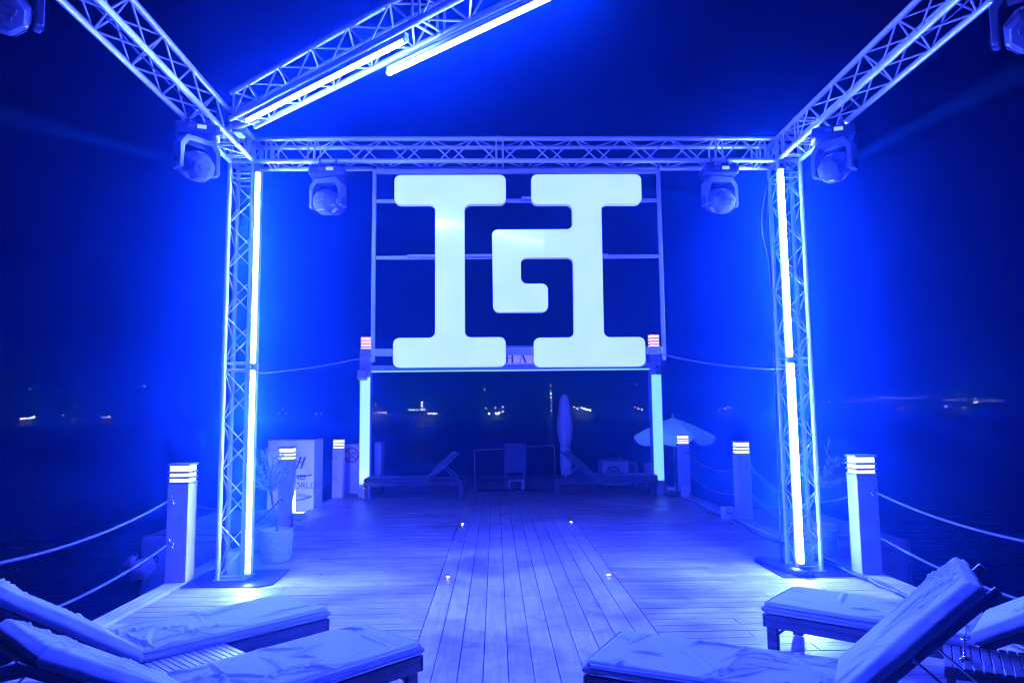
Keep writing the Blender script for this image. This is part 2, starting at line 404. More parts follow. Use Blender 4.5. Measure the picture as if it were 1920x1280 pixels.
ZC = (ZB+ZT)/2
bt = empty('cross_truss', (0, TY, ZC), 0, 'horizontal aluminium truss spanning between the two towers above the lit sign', 'truss', roof_g)
truss(bt, (TL+.27, 0, 0), (TR-.27, 0, 0), (0, 1, 0), (0, 0, 1), joints=(.45, 2.42, 4.75))
lt = empty('side_truss', (TL, 0, ZC), 0, 'left horizontal truss running from the tower overhead towards the viewer', 'truss', roof_g)
truss(lt, (0, 1.6, 0), (0, TY-.27, 0), (1, 0, 0), (0, 0, 1), joints=(2.6, 5.2))
rt_ = empty('side_truss', (TR, 0, ZC), 0, 'right horizontal truss running from the tower overhead towards the viewer', 'truss', roof_g)
truss(rt_, (0, 1.6, 0), (0, TY-.27, 0), (1, 0, 0), (0, 0, 1), joints=(2.6, 5.2))
for X, sgn, nm in ((TL, 1, 'left'), (TR, -1, 'right')):
    c = empty('truss_corner', (X, TY, ZC), 0, f'{nm} corner block of braced tubes joining tower, cross truss and side truss', 'truss corner', 'corner blocks of the truss frame')
    cs = [(-H, -H), (H, -H), (H, H), (-H, H)]
    for z in (-H, H):
        for k in range(4):
            a_, b_ = cs[k], cs[(k+1) % 4]; rod('chord', (*a_, z), (*b_, z), .025, M['alu'], c)
    for a_ in cs: rod('chord', (*a_, -.27), (*a_, H), .025, M['alu'], c)
    for s in (-H, H):
        for z in (-H, H):
            rod('chord', (H*sgn, s, z), (.27*sgn, s, z), .025, M['alu'], c)
            rod('chord', (s, -H, z), (s, -.27, z), .025, M['alu'], c)
    for k in range(4):
        a_, b_ = cs[k], cs[(k+1) % 4]
        rod('brace', (*a_, -H), (*b_, H), .009, M['alu'], c)
        rod('end_brace', (*a_, -.25), (*b_, -.25), .010, M['alu'], c)
    for s in (-H, H):
        rod('brace', (-H, -H, s), (H, H, s), .009, M['alu'], c)
        rod('end_brace', (.25*sgn, s, -H), (.25*sgn, s, H), .010, M['alu'], c)
        rod('end_brace', (s, -.25, -H), (s, -.25, H), .010, M['alu'], c)
        rod('end_brace', (.25*sgn, -H, s), (.25*sgn, H, s), .010, M['alu'], c)
        rod('end_brace', (-H, -.25, s), (H, -.25, s), .010, M['alu'], c)

# diagonal truss over the stage
dg0 = Vector((-2.09, 6.20, 4.40)); dd = Vector((.752, -.659, 0)).normalized(); dn = Vector((.659, .752, 0))
ang = math.atan2(dd.y, dd.x)
dt = empty('diagonal_truss', dg0, ang, 'slanting overhead truss with light tubes under it, running from the left corner', 'truss', roof_g)
truss(dt, (-.26, 0, 0), (6.4, 0, 0), (0, 1, 0), (0, 0, 1), joints=(2.45,))
# swivel bracket carrying it on the left corner
br = empty('truss_clamp', (TL+.06, 6.72, ZC+.03), 0, 'dark steel swivel clamp joining the slanting truss to the left corner', 'clamp')
q = MB(); q.box(-.05, .03, -.16, .0, -.14, .16, .006); q.box(.12, .2, -.2, -.04, -.15, .17, .006); q.build('side_plate', M['frame'], br)
q = MB(); q.tube((-.02, -.08, .1), (.46, -.36, .08), .025, 10); q.tube((-.02, -.08, -.1), (.44, -.38, -.1), .025, 10); q.tube((.05, -.1, -.02), (.3, -.25, .0), .04, 10); q.build('spigot', M['alu'], br)
q = MB(); q.box(.02, .1, -.15, -.06, -.05, .06, .01); q.build('lock_box', M['yoke'], br)

# ------------------------------------------------------------------ light tubes
def light_tube(label, a, b, out, group='blue light tubes on the trusses', w=.10, r=.022, m='tube'):
    """housing channel and glowing tube from a to b, out = direction the tube faces"""
    a = Vector(a); b = Vector(b); d = (b-a); L = d.length; d.normalize(); out = Vector(out).normalized(); s = d.cross(out).normalized()
    e = empty('light_tube', a, 0, label, 'light tube', group)
    mt = Matrix((( s.x, out.x, d.x, 0), (s.y, out.y, d.y, 0), (s.z, out.z, d.z, 0), (0, 0, 0, 1)))
    hp = [(r*1.02*math.cos(t_), .016+r*1.02*math.sin(t_)) for t_ in [math.pi+math.pi*k/8 for k in range(9)]]
    fp = [(r*math.cos(t_), .0165+r*math.sin(t_)) for t_ in [math.pi*k/8 for k in range(9)]]
    up_ = Matrix.Rotation(R(90), 4, 'X') @ Matrix.Diagonal((1, 1, -1, 1))      # prism is drawn in xz along y: turn it so that it runs along z
    tz = Matrix(((1, 0, 0, 0), (0, 0, 1, 0), (0, 1, 0, 0), (0, 0, 0, 1)))
    q = MB(); q.prism(hp, 0, L, tz); q.box(-w*.16, w*.16, -.03, .016-r*.98, 0, L, .001); h = inst('housing', q.mesh('housing', M['alu_white']), e, mt)
    q = MB(); q.prism(fp, .02, L-.02, tz); tb = inst('tube', q.mesh('tube', M[m], False), e, mt)
    for z0, z1 in ((0, .02), (L-.02, L)):
        q = MB(); q.tube((0, .016, z0), (0, .016, z1), r+.003, 10); inst('end_cap', q.mesh('end_cap', M['alu_white']), e, mt)
    return e
fl = Vector((.25, -1, 0)); 
light_tube('lower blue-white light tube on the left tower, foot near the black plate', (TL+.185, TY-.175, .07), (TL+.185, TY-.175, 2.08), (.6, -1, 0))
light_tube('upper blue-white light tube on the left tower, below the corner block', (TL+.185, TY-.175, 2.12), (TL+.185, TY-.175, 4.12), (.6, -1, 0))
light_tube('lower blue-white light tube on the right tower, foot near the folded mat', (TR-.10, TY-.175, .08), (TR-.10, TY-.175, 2.10), (-.65, -1, 0), r=.024)
light_tube('upper blue-white light tube on the right tower, below the corner block', (TR-.11, TY-.175, 2.14), (TR-.11, TY-.175, 4.14), (-.65, -1, 0), r=.024)
e1 = dg0+dn*(-H)+Vector((0, 0, -.20)); 
light_tube('overhead light tube along the near-left edge of the slanting truss', e1+dd*.02, e1+dd*2.1, (0, 0, -1), w=.11, r=.021, m='tube_over')
e2 = dg0+dn*(H+.0)+Vector((0, 0, -.20))
light_tube('overhead light tube on the right edge of the slanting truss, cut by the picture top', e2+dd*1.62, e2+dd*3.65, (0, 0, -1), w=.09, r=.021, m='tube_over')

# ------------------------------------------------------------------ moving head lamps
def moving_head(loc, rz, d, label, beam=0, roll=0, bright=0):
    """hangs from two chords; d = direction the lens looks (world)"""
    e = empty('moving_head_lamp', loc, rz, label, 'stage lamp', 'moving head stage lamps hung under the trusses')
    for s in (-.085, .085):
        q = MB(); q.box(s-.02, s+.02, -.035, .035, -.075, -.028, .005); q.torus((s, 0, 0), .032, .009, Matrix.Rotation(R(90), 4, 'X' if False else 'Y') @ Matrix.Identity(4), 14, 6)
        q.tube((s, .03, -.035), (s, .055, -.035), .010, 6)
        q.build('clamp', M['black'], e)
    q = MB(); q.box(-.185, .185, -.12, .12, -.185, -.078, .032, seg=3); base = q.build('base', M['black'], e, False)
    q = MB(); q.box(.0, .075, -.1225, -.1195, -.14, -.105, .001); q.build('display', M['screen'], base)
    q = MB(); q.box(-.075, -.02, -.1225, -.1195, -.138, -.108, .001); q.build('button_pad', M['yoke'], base)
    # yoke: chamfered U turned so that the tilt axis is square to the lens direction
    ld = Matrix.Rotation(-rz, 3, 'Z') @ Vector(d).normalized()
    pan = math.atan2(ld.y, ld.x)-R(90)
    yk = Matrix.Rotation(pan, 4, 'Z')
    outer = [(-.186, -.50), (-.186, -.275), (-.125, -.195), (.125, -.195), (.186, -.275), (.186, -.50)]
    inner = [(.150, -.50), (.150, -.305), (.105, -.243), (-.105, -.243), (-.150, -.305), (-.150, -.50)]
    q = MB(); q.prism(outer+inner, -.065, .065)
    bmesh.ops.bevel(q.bm, geom=list(q.bm.edges), offset=.006, segments=1, affect='EDGES')
    y_ = inst('yoke', q.mesh('yoke', M['yoke']), e, yk)
    for s in (-1, 1):
        q = MB(); q.tube((s*.149, 0, -.455), (s*.194, 0, -.455), .05, 14); q.tube((s*.194, 0, -.455), (s*.201, 0, -.455), .018, 8); inst('pivot', q.mesh('pivot', M['black']), y_)
    # head
    tilt = math.asin(max(-1, min(1, ld.z)))
    hm_ = Matrix.Translation((0, 0, -.445)) @ yk @ Matrix.Rotation(tilt, 4, 'X') @ Matrix.Rotation(R(-90), 4, 'X')   # local z = lens direction
    q = MB(); q.lathe([(.05, -.155), (.10, -.145), (.132, -.07), (.140, .0), (.132, .05), (.118, .10), (.112, .155)], 8, Matrix.Diagonal((1, 1, 1, 1)))
    bmesh.ops.bevel(q.bm, geom=list(q.bm.edges), offset=.007, segments=1, affect='EDGES')
    hd = inst('head', q.mesh('head', M['yoke']), e, hm_)
    q = MB(); q.tube((0, 0, .150), (0, 0, .162), .10, 20); inst('lens', q.mesh('lens', M['lens']), hd)
    q = MB(); q.tube((0, 0, .148), (0, 0, .17), .116, 20); q2 = inst('lens_ring', q.mesh('lens_ring', M['black']), hd)
    # vents, grip and printed badge on the rear dome (facets face -z)
    for k in range(8):
        a_ = 2*math.pi*(k+1)/8
        if k % 2 == 0:
            mt = Matrix.Rotation(a_, 4, 'Z') @ Matrix.Translation((.119*math.cos(0), 0, -.105)) @ Matrix.Rotation(R(23), 4, 'Y')
            q = MB(); q.box(-.0, .006, -.035, .035, -.006, .006, .002); inst('vent', q.mesh('vent', M['black']), hd, mt)
        mt = Matrix.Rotation(a_, 4, 'Z') @ Matrix.Translation((.1285, 0, -.036)) @ Matrix.Rotation(R(7), 4, 'Y')
        if k in (0, 2, 5, 7):
            q = MB(); q.box(.0, .003, -.034, .034, .004, .026, .0008); q.box(.0, .003, -.030, .030, -.022, -.008, .0008)
            for s in range(5): q.box(.0, .003, -.026+s*.011, -.020+s*.011, -.004, .0015)
            inst('badge', q.mesh('badge', M['sticker']), hd, mt)
    q = MB(); q.box(-.05, .05, -.032, -.002, -.164, -.153, .003); q.box(-.035, .035, .01, .035, -.162, -.153, .003); inst('rear_grille', q.mesh('rear_grille', M['sticker'] if bright else M['yoke']), hd)
    # safety wire
    q = MB(); q.path([(.12, .08, .03), (.19, .1, -.03), (.2, .1, -.1), (.17, .1, -.13)], .003, 5); inst('safety_wire', q.mesh('safety_wire', M['chrome']), e)
    if beam:
        ld_ = D.lights.new('beam', 'SPOT'); ld_.color = (.02, .10, 1); ld_.energy = beam; ld_.spot_size = R(4); ld_.spot_blend = .6; ld_.shadow_soft_size = .04
        lo = D.objects.new('beam', ld_); COL.objects.link(lo); lo.parent = hd; lo.matrix_local = Matrix.Translation((0, 0, .19)) @ Matrix.Rotation(math.pi, 4, 'X')
    return e
zc = ZB
BEAM = 1200000
moving_head((-1.72, TY-H, zc), 0, (.30, .95, .14), 'stage lamp hung under the cross truss left of the lit sign', BEAM)
moving_head((2.385, TY-H, zc), 0, (-.25, .95, .37), 'stage lamp hung under the cross truss right of the lit sign', BEAM)
moving_head((TL+H-.12, 6.2, zc), R(20), (-.75, .6, .35), 'stage lamp under the left side truss beside the left corner block', BEAM)
moving_head((TR-.02, 6.28, zc), R(-20), (.7, .57, .41), 'stage lamp under the right side truss beside the right corner block', BEAM)
moving_head((TL-.02, 3.72, zc), R(30), (-.55, .65, .55), 'stage lamp cut by the top left corner of the picture')
moving_head((TR+.0, 3.90, zc), R(-30), (.55, .65, .5), 'stage lamp cut by the top right corner of the picture')

# ------------------------------------------------------------------ the lit monogram sign and its frame
fr = empty('steel_rack', (0, TY+.03, 0), 0, 'thin steel frame hanging from the cross truss behind the lit letters', 'frame')
def fbar(nm, x0, x1, z0, z1, y0=-.02, y1=.02, m='frame'):
    q = MB(); q.box(x0, x1, y0, y1, z0, z1, .003); return q.build(nm, M[m], fr)
fbar('upright', -1.285, -1.245, 2.15, 4.21); fbar('upright', 1.755, 1.795, 2.15, 4.21)
fbar('crossbar', -1.243, 1.753, 3.845, 3.88); fbar('crossbar', -1.243, 1.753, 3.235, 3.27)
fbar('crossbar', -1.243, 1.753, 2.215, 2.285, -.05, .05); fbar('top_rail', -1.243, 1.753, 4.16, 4.205, -.02, .02)
for s in (-1.265, 1.775):
    q = MB(); q.torus((s, 0, 4.235), .032, .006, Matrix.Rotation(R(90), 4, 'Y'), 12, 5); q.build('hanger', M['black'], fr)

def rounded(poly, r):
    """round every corner of a closed polygon"""
    out = []; n_ = len(poly)
    for i in range(n_):
        p = Vector(poly[i]); a_ = Vector(poly[i-1]); c_ = Vector(poly[(i+1) % n_])
        u_ = (a_-p); v_ = (c_-p); k = min(r, u_.length*.49, v_.length*.49); u_.normalize(); v_.normalize()
        p0 = p+u_*k; p1 = p+v_*k; cen = p+(u_+v_)*k
        for s in range(7):
            t_ = s/6*math.pi/2; out.append(tuple(cen-v_*k*math.cos(t_)-u_*k*math.sin(t_)))
        # order p0 -> p1
    return out
L1 = [(-1.027, 4.085), (.130, 4.085), (.130, 3.776), (-.303, 3.776), (-.303, 2.383), (.113, 2.383), (.113, 2.083), (-1.030, 2.083), (-1.030, 2.383), (-.605, 2.383), (-.605, 3.776), (-1.027, 3.776)]
L2 = [(.397, 4.088), (1.550, 4.088), (1.550, 3.772), (1.125, 3.772), (1.120, 2.373), (1.541, 2.373), (1.541, 2.073), (.401, 2.075), (.401, 2.374), (.815, 2.374), (.822, 3.208), (.277, 3.208), (.277, 2.933), (.552, 2.933), (.552, 2.641), (-.012, 2.641), (-.017, 3.503), (.820, 3.503), (.823, 3.772), (.397, 3.772)]
for nm, poly, lab in (('sign_letter', L1, 'glowing white serifed capital I, left half of the lit sign'),
                      ('sign_letter', L2, 'glowing white letter with a square hooked G arm, right half of the lit sign')):
    cx = sum(p[0] for p in poly)/len(poly); e = empty(nm, (cx, TY-.16, 3.08), 0, lab, 'sign', 'lit letters of the monogram sign')
    pr = rounded([(x-cx, z-3.08) for x, z in poly], .062)
    q = MB(); q.prism(pr, .012, .085); q.build('letter_side', M['signside'], e)
    q = MB(); q.prism(pr, -.0, .0118); f = q.build('letter_face', M['sign'], e)
    for z in (.785, .172):
        q = MB(); q.box(-.45, .45, .0855, .168, z-.012, z+.012); 
        if nm: q.build('mounting_rail', M['frame'], e)

# ------------------------------------------------------------------ black floor plates, weights, mat
def sheet(name, pts, z0, z1, m, label, cat, group=None, loc=(0, 0, 0)):
    q = MB(); a_ = [q.bm.verts.new((x, y, z0)) for x, y in pts]; b_ = [q.bm.verts.new((x, y, z1)) for x, y in pts]; n_ = len(pts)
    q.bm.faces.new(a_); q.bm.faces.new(b_)
    for k in range(n_): q.bm.faces.new((a_[k], a_[(k+1) % n_], b_[(k+1) % n_], b_[k]))
    return props(q.build(name, m, None, False, loc), label, cat, group)
sheet('floor_plate', [(-2.985, 7.02), (-2.22, 7.01), (-2.13, 7.09), (-2.17, 7.76), (-2.99, 7.8)], .004, .011, M['plate'], 'flat black plate under the left truss tower', 'floor plate')
mt_ = empty('floor_mat', (3.14, 7.4, .004), 0, 'black mat with one folded ridge under the right truss tower', 'floor mat')
q = MB(); q.box(-.38, .41, -.37, .42, 0, .007, .002); q.build('mat_sheet', M['plate'], mt_)
q = MB(); n_ = 10
prof = [(.085*math.cos(math.pi*k/n_), .045*math.sin(math.pi*k/n_)+.008) for k in range(n_+1)]
a_ = [q.bm.verts.new((-.15+x, -.371, z)) for x, z in prof]; b_ = [q.bm.verts.new((-.30+x, .40, z)) for x, z in prof]
for k in range(n_): q.bm.faces.new((a_[k], a_[k+1], b_[k+1], b_[k]))
q.bm.faces.new(a_[::-1]); q.bm.faces.new(b_); q.build('fold', M['plate'], mt_, True)
for x, y, lab, rz in ((TL+.01, TY+.02, 'white block weight inside the foot of the left truss tower', .15), (TR+.0, TY+.01, 'white block weight inside the foot of the right truss tower', -.1)):
    q = MB(); q.box(-.08, .08, -.08, .08, 0, .26, .012, seg=2)
    o = q.build('weight_block', M['alu_white'], None, False, (x, y, .0145)); o.rotation_euler.z = rz; props(o, lab, 'weight', 'white weights in the tower feet')
    

# ------------------------------------------------------------------ bollards and ropes
def bollard(x, y, h, label, glow, m, w=.205, side=1, z0=.024, head=True, name='bollard'):
    e = empty(name, (x, y, z0), 0, label, 'bollard lamp', 'wooden bollard lamps along the deck edges')
    q = MB(); q.box(-w/2, w/2, -w/2, w/2, 0, h-.20, .006); q.build('post', m, e)
    q = MB(); q.box(-w*.44, w*.44, -w*.44, w*.44, h-.1995, h-.022); q.build('lamp_glow', glow, e)
    for k in range(3):
        z = h-.2+.0+k*.052
        q = MB(); q.box(-w/2-.004, w/2+.004, -w/2-.004, w/2+.004, z+.001, z+.022, .003); q.build('louvre', M['louvre'], e)
    q = MB(); q.box(-w/2-.006, w/2+.006, -w/2-.006, w/2+.006, h-.021, h, .004); q.build('cap', M['louvre'], e)
    for z in (h*.72, h*.36):
        q = MB()
        for s in (-1, 1):
            q.torus((s*(.0), 0, 0), .026, .005, Matrix.Rotation(R(90), 4, 'Y'), 12, 5) if False else None
        q.torus((side*.05, -w/2-.012, z), .024, .005, Matrix.Rotation(R(70), 4, 'Y'), 12, 5)
        q.torus((side*.03, -w/2-.03, z-.03), .020, .005, Matrix.Rotation(R(20), 4, 'X'), 12, 5)
        q.torus((side*.015, -w/2-.04, z-.055), .016, .0045, Matrix.Rotation(R(80), 4, 'Y'), 12, 5)
        q.build('shackle', M['chrome'], e, True)
    return e
BL = [(-3.09, 3.75), (-3.09, 7.25), (-3.08, 10.8), (-3.07, 14.25)]
BR = [(3.64, 3.65), (3.63, 7.12), (3.69, 10.78), (3.73, 14.3)]
names_l = ['near bollard lamp on the left deck edge just outside the picture', 'large bollard lamp on the left deck edge beside the black plate, nearest in view', 'bollard lamp in front of the white printed cabinet, with two ropes', 'far left bollard lamp beside the narrow no-diving board']
names_r = ['near bollard lamp on the right deck edge just outside the picture', 'large bollard lamp on the right deck edge behind the folded mat, nearest in view', 'bollard lamp behind the white uplight box on the right deck edge', 'far right bollard lamp under the edge of the open parasol']
for (x, y), nm, g in zip(BL, names_l, ('glow_cool', 'glow_cool', 'glow_cool', 'glow_warm')): bollard(x, y, 1.13, nm, M[g], M['bollard'], side=-1)
for (x, y), nm, g in zip(BR, names_r, ('glow_cool', 'glow_cool', 'glow_cool', 'glow_warm')): bollard(x, y, 1.14, nm, M[g], M['bollard_cool'], side=1)

def rope(a, b, sag, label, m='rope', r=.011, group='ropes strung between the bollards', cat='rope', name='rope', n_=26):
    a = Vector(a); b = Vector(b); pts = []
    for i in range(n_+1):
        t_ = i/n_; p = a.lerp(b, t_); p.z -= sag*4*t_*(1-t_); pts.append(p)
    q = MB(); q.path([p-a for p in pts], r, 6)
    return props(q.build(name, M[m], None, True, a), label, cat, group)
for side, B, o in (('left', BL, -.08), ('right', BR, .08)):
    dark = ['rope', 'rope', 'rope_dark'] if side == 'left' else ['rope', 'cable_grey', 'cable_grey']
    where = ['from the nearest visible bollard towards the viewer', 'from the nearest visible bollard to the middle one', 'from the middle bollard to the far one']
    for i in range(3):
        for z, wd, sg in ((.80, 'upper', .13 if i == 0 else .28), (.38, 'lower', .13 if i == 0 else .2)):
            (x0, y0), (x1, y1) = B[i+1], B[i]
            if i < 1: pass
            if i == 2: sg *= .7
            rope((B[i+1][0]+o, B[i+1][1]-.14, z), (B[i][0]+o, B[i][1]+.11 if i else B[i][1], z), sg, f'{wd} rope on the {side} side {where[i]}', dark[i], r=.0105)

# ------------------------------------------------------------------ gate at the deck end
gt = empty('gate', (0, 14.4, 0), 0, 'white gateway of two tall bright posts and a lettered beam behind the sign', 'gate')
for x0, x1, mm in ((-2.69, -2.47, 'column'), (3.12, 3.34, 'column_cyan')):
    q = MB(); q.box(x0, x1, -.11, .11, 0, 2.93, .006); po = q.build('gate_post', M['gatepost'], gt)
    q = MB(); q.box(x0+.02, x1-.006, -.118, -.1105, .27, 2.36, .002); q.build('glow_face', M[mm], po)  # added emissive face: light on the post front put in as glow
    q = MB(); q.box(x0+.02, x1-.02, -.09, .09, 2.9305, 3.16); q.build('lamp_glow', M['glow_pink'], po)
    for k in range(3):
        q = MB(); q.box(x0-.004, x1+.004, -.114, .114, 2.96+k*.062, 2.98+k*.062, .003); q.build('louvre', M['louvre'], po)
    q = MB(); q.box(x0-.006, x1+.006, -.116, .116, 3.1605, 3.18, .003); q.build('cap', M['louvre'], po)
q = MB(); q.box(-2.468, 3.118, -.07, .07, 2.46, 2.60, .006); q.build('gate_beam', M['gatebeam'], gt)
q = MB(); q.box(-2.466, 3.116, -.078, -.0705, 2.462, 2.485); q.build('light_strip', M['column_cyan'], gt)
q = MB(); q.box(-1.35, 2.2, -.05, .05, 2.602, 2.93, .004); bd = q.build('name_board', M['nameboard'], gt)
q = MB(); q.box(-1.35, 2.2, -.055, .055, 2.931, 2.97, .002); q.build('board_rail', M['gatebeam'], bd)
# letters visible between the feet of the sign: H A and the first stroke of the next
def serif(ch, x, z, s):
    q = MB(); t_ = s*.17; th = s*.05; y0, y1 = -.058, -.0505
    def bar(xa, za, xb, zb, w_):
        v = Vector((xb-xa, zb-za)); p = Vector((-v.y, v.x)).normalized()*w_/2
        q.prism([(x+xa+p.x, z+za+p.y), (x+xb+p.x, z+zb+p.y), (x+xb-p.x, z+zb-p.y), (x+xa-p.x, z+za-p.y)], y0, y1)
    def sf(xc, za): q.box(x+xc-t_*.95, x+xc+t_*.95, y0-.0006, y1, z+za-th/2, z+za+th/2)
    if ch == 'H':
        bar(.14*s, 0, .14*s, s, t_); bar(.72*s, 0, .72*s, s, t_); bar(.14*s, .52*s, .72*s, .52*s, th*1.1)
        for a_ in (.14, .72): sf(a_*s, 0); sf(a_*s, s)
    if ch == 'A':
        bar(.12*s, 0, .42*s, s, th*1.2); bar(.42*s, s, .76*s, 0, t_); bar(.24*s, .36*s, .64*s, .36*s, th); sf(.12*s, 0); sf(.76*s, 0)
    if ch == 'N':
        bar(.14*s, 0, .14*s, s, th*1.2); bar(.14*s, s, .74*s, 0, t_); bar(.74*s, 0, .74*s, s, th*1.2); sf(.12*s, 0); sf(.12*s, s); sf(.74*s, s)
    return q.build('letter', M['darkprint'], bd)
for ch, x in (('H', .22), ('A', .48), ('N', .745)): serif(ch, x, 2.625, .185)
# lamps fixed to the gate posts
q = empty('floodlight', (-2.60, 14.2, 2.42), 0, 'small floodlight fixed high on the left gate post', 'floodlight', 'small lamps on the gate posts')
m_ = MB(); m_.box(-.10, .08, -.12, .05, -.12, .05, .012, mtx=Matrix.Rotation(R(-14), 4, 'X')); m_.build('lamp_body', M['gatepost'], q)
m_ = MB(); m_.tube((0, .02, .04), (0, .085, .1), .012, 6); m_.build('bracket', M['frame'], q)
q = empty('floodlight', (3.27, 14.2, 2.45), 0, 'small round lamp and bracket fixed high on the right gate post', 'floodlight', 'small lamps on the gate posts')
m_ = MB(); m_.lathe([(.03, -.1), (.07, -.07), (.075, .02), (.05, .08)], 12); m_.build('lamp_body', M['yoke'], q)
m_ = MB(); m_.box(-.05, .05, -.03, .085, .09, .2, .006); m_.build('bracket', M['gatepost'], q)

for x, z, tgt, en in ((-2.60, 2.34, (-2.58, 14.27, 0), 30), (3.27, 2.5, (4.3, 17.2, 1.2), 140)):  # left spot lights its post; right spot is added to brighten the parasol
    ld_ = D.lights.new('floodlight', 'SPOT'); ld_.color = (.08, .35, 1); ld_.energy = en; ld_.spot_size = R(75); ld_.spot_blend = .8; ld_.shadow_soft_size = .04
    lo = D.objects.new('floodlight', ld_); COL.objects.link(lo); p_ = Vector((x, 14.12 if x < 0 else 14.56, z)); lo.location = p_
    lo.rotation_euler = (Vector(tgt)-p_).to_track_quat('-Z', 'Y').to_euler()
# guy cords from the towers to the sign frame corners
rope((-1.265, TY, 2.22), (TL+.12, TY-.12, 2.03), .03, 'thin taut cord from the left tower to the sign frame', 'rope', r=.005, group='thin cords steadying the sign frame', cat='cord', name='cord')
rope((1.775, TY, 2.20), (TR-.12, TY-.12, 2.03), .04, 'thin taut cord from the right tower to the sign frame', 'rope', r=.005, group='thin cords steadying the sign frame', cat='cord', name='cord')

# ------------------------------------------------------------------ recessed deck lights
for x, y, w_ in ((-.49, 10.72, 'far left'), (1.11, 10.77, 'far right'), (-.48, 7.28, 'near left'), (1.11, 7.26, 'near right')):
    e = empty('deck_light', (x, y, .0), 0, f'tiny round light let into the walkway border board, {w_} of four', 'deck light', 'round lights let into the walkway')
    q = MB(); q.lathe([(.028, .0035), (.03, .006), (.022, .008), (.017, .008)], 16); q.build('rim', M['chrome'], e)
    q = MB(); q.lathe([(.0165, .0082), (.015, .0105), (.006, .012)], 12); q.build('lamp_glow', M['spotlamp'], e)

# ------------------------------------------------------------------ loungers
def cushion_mesh(L, Wd, T, seed, amp=.018, nx=120, ny=64, hot=1.0):
    """soft mattress: rounded box with real creases; x along, y across, z up from 0"""
    q = MB(); bm = q.bm; rc = random.Random(seed); crs = []
    for k in range(int(16+12*hot)):
        u_ = 1-abs(rc.gauss(0, .3)) if rc.random() < .7 else rc.random(); a_ = rc.gauss(.9, .55)*rc.choice((1, -1)) if rc.random() < .75 else rc.uniform(-.25, .25)
        crs.append((max(.02, u_)*L, rc.uniform(.03, .97)*Wd, (math.cos(a_), math.sin(a_)), rc.uniform(.06, .24), rc.uniform(.006, .014), rc.uniform(.35, 1.0), rc.uniform(-1.6, 1.6)))
    def top(u, v):
        x = u*L; y = v*Wd
        ed = min(u*L, (1-u)*L, v*Wd, (1-v)*Wd)
        rr = .032; k = min(1, ed/rr); z = T-(rr*.9)*(1-math.sqrt(max(0, 1-(1-k)**2)))
        wob = noise.noise(Vector((x*2.2+seed, y*2.2, seed)))*.010
        c = 0
        for (cx_, cy_, ca, cl, cw, chh, cb_) in crs:
            dx = x-cx_; dy = y-cy_; s_ = dx*ca[0]+dy*ca[1]
            if abs(s_) > cl: continue
            d_ = -dx*ca[1]+dy*ca[0]-cb_*s_*s_
            tpr = 1-(s_/cl)**2; w2 = cw*(.6+.6*tpr)
            if abs(d_) < 3.2*w2: c += chh*tpr*(math.exp(-(d_/w2)**2)-.55*math.exp(-((d_-1.6*w2)/w2)**2))
        return z+wob*min(1, ed/.05)+amp*max(-1.0, min(1.3, c))*min(1, ed/.045)
    tp = [[None]*(ny+1) for _ in range(nx+1)]
    for i in range(nx+1):
        for j in range(ny+1):
            u = .5-.5*math.cos(math.pi*i/nx); u = .35*u+.65*i/nx; v = .5-.5*math.cos(math.pi*j/ny); v = .35*v+.65*j/ny
            ox = noise.noise(Vector((v*6, seed, 3)))*.008*(1 if i in (0, nx) else 0); oy = noise.noise(Vector((u*7, seed, 9)))*.008*(1 if j in (0, ny) else 0)
            tp[i][j] = bm.verts.new((u*L+ox, v*Wd+oy, top(u, v)))
    for i in range(nx):
        for j in range(ny): bm.faces.new((tp[i][j], tp[i+1][j], tp[i+1][j+1], tp[i][j+1]))
    ring = [tp[i][0] for i in range(nx)]+[tp[nx][j] for j in range(ny)]+[tp[i][ny] for i in range(nx, 0, -1)]+[tp[0][j] for j in range(ny, 0, -1)]
    prev = ring
    for zz, bul in ((T*.55, .010), (T*.28, .010), (.012, -.002), (0, -.014)):
        cur = []
        for k, v0 in enumerate(ring):
            dx = v0.co.x-L/2; dy = v0.co.y-Wd/2
            ex = (1 if dx > 0 else -1)*bul if abs(abs(dx)-L/2) < .012 else 0; ey = (1 if dy > 0 else -1)*bul if abs(abs(dy)-Wd/2) < .012 else 0
            wz = noise.noise(Vector((v0.co.x*5, v0.co.y*5, seed)))*.008 if zz > .02 else 0
            cur.append(bm.verts.new((v0.co.x+ex, v0.co.y+ey, zz+wz)))
        for k in range(len(ring)):
            bm.faces.new((prev[k], prev[(k+1) % len(ring)], cur[(k+1) % len(ring)], cur[k]))
        prev = cur
    bm.faces.new(prev)
    return q
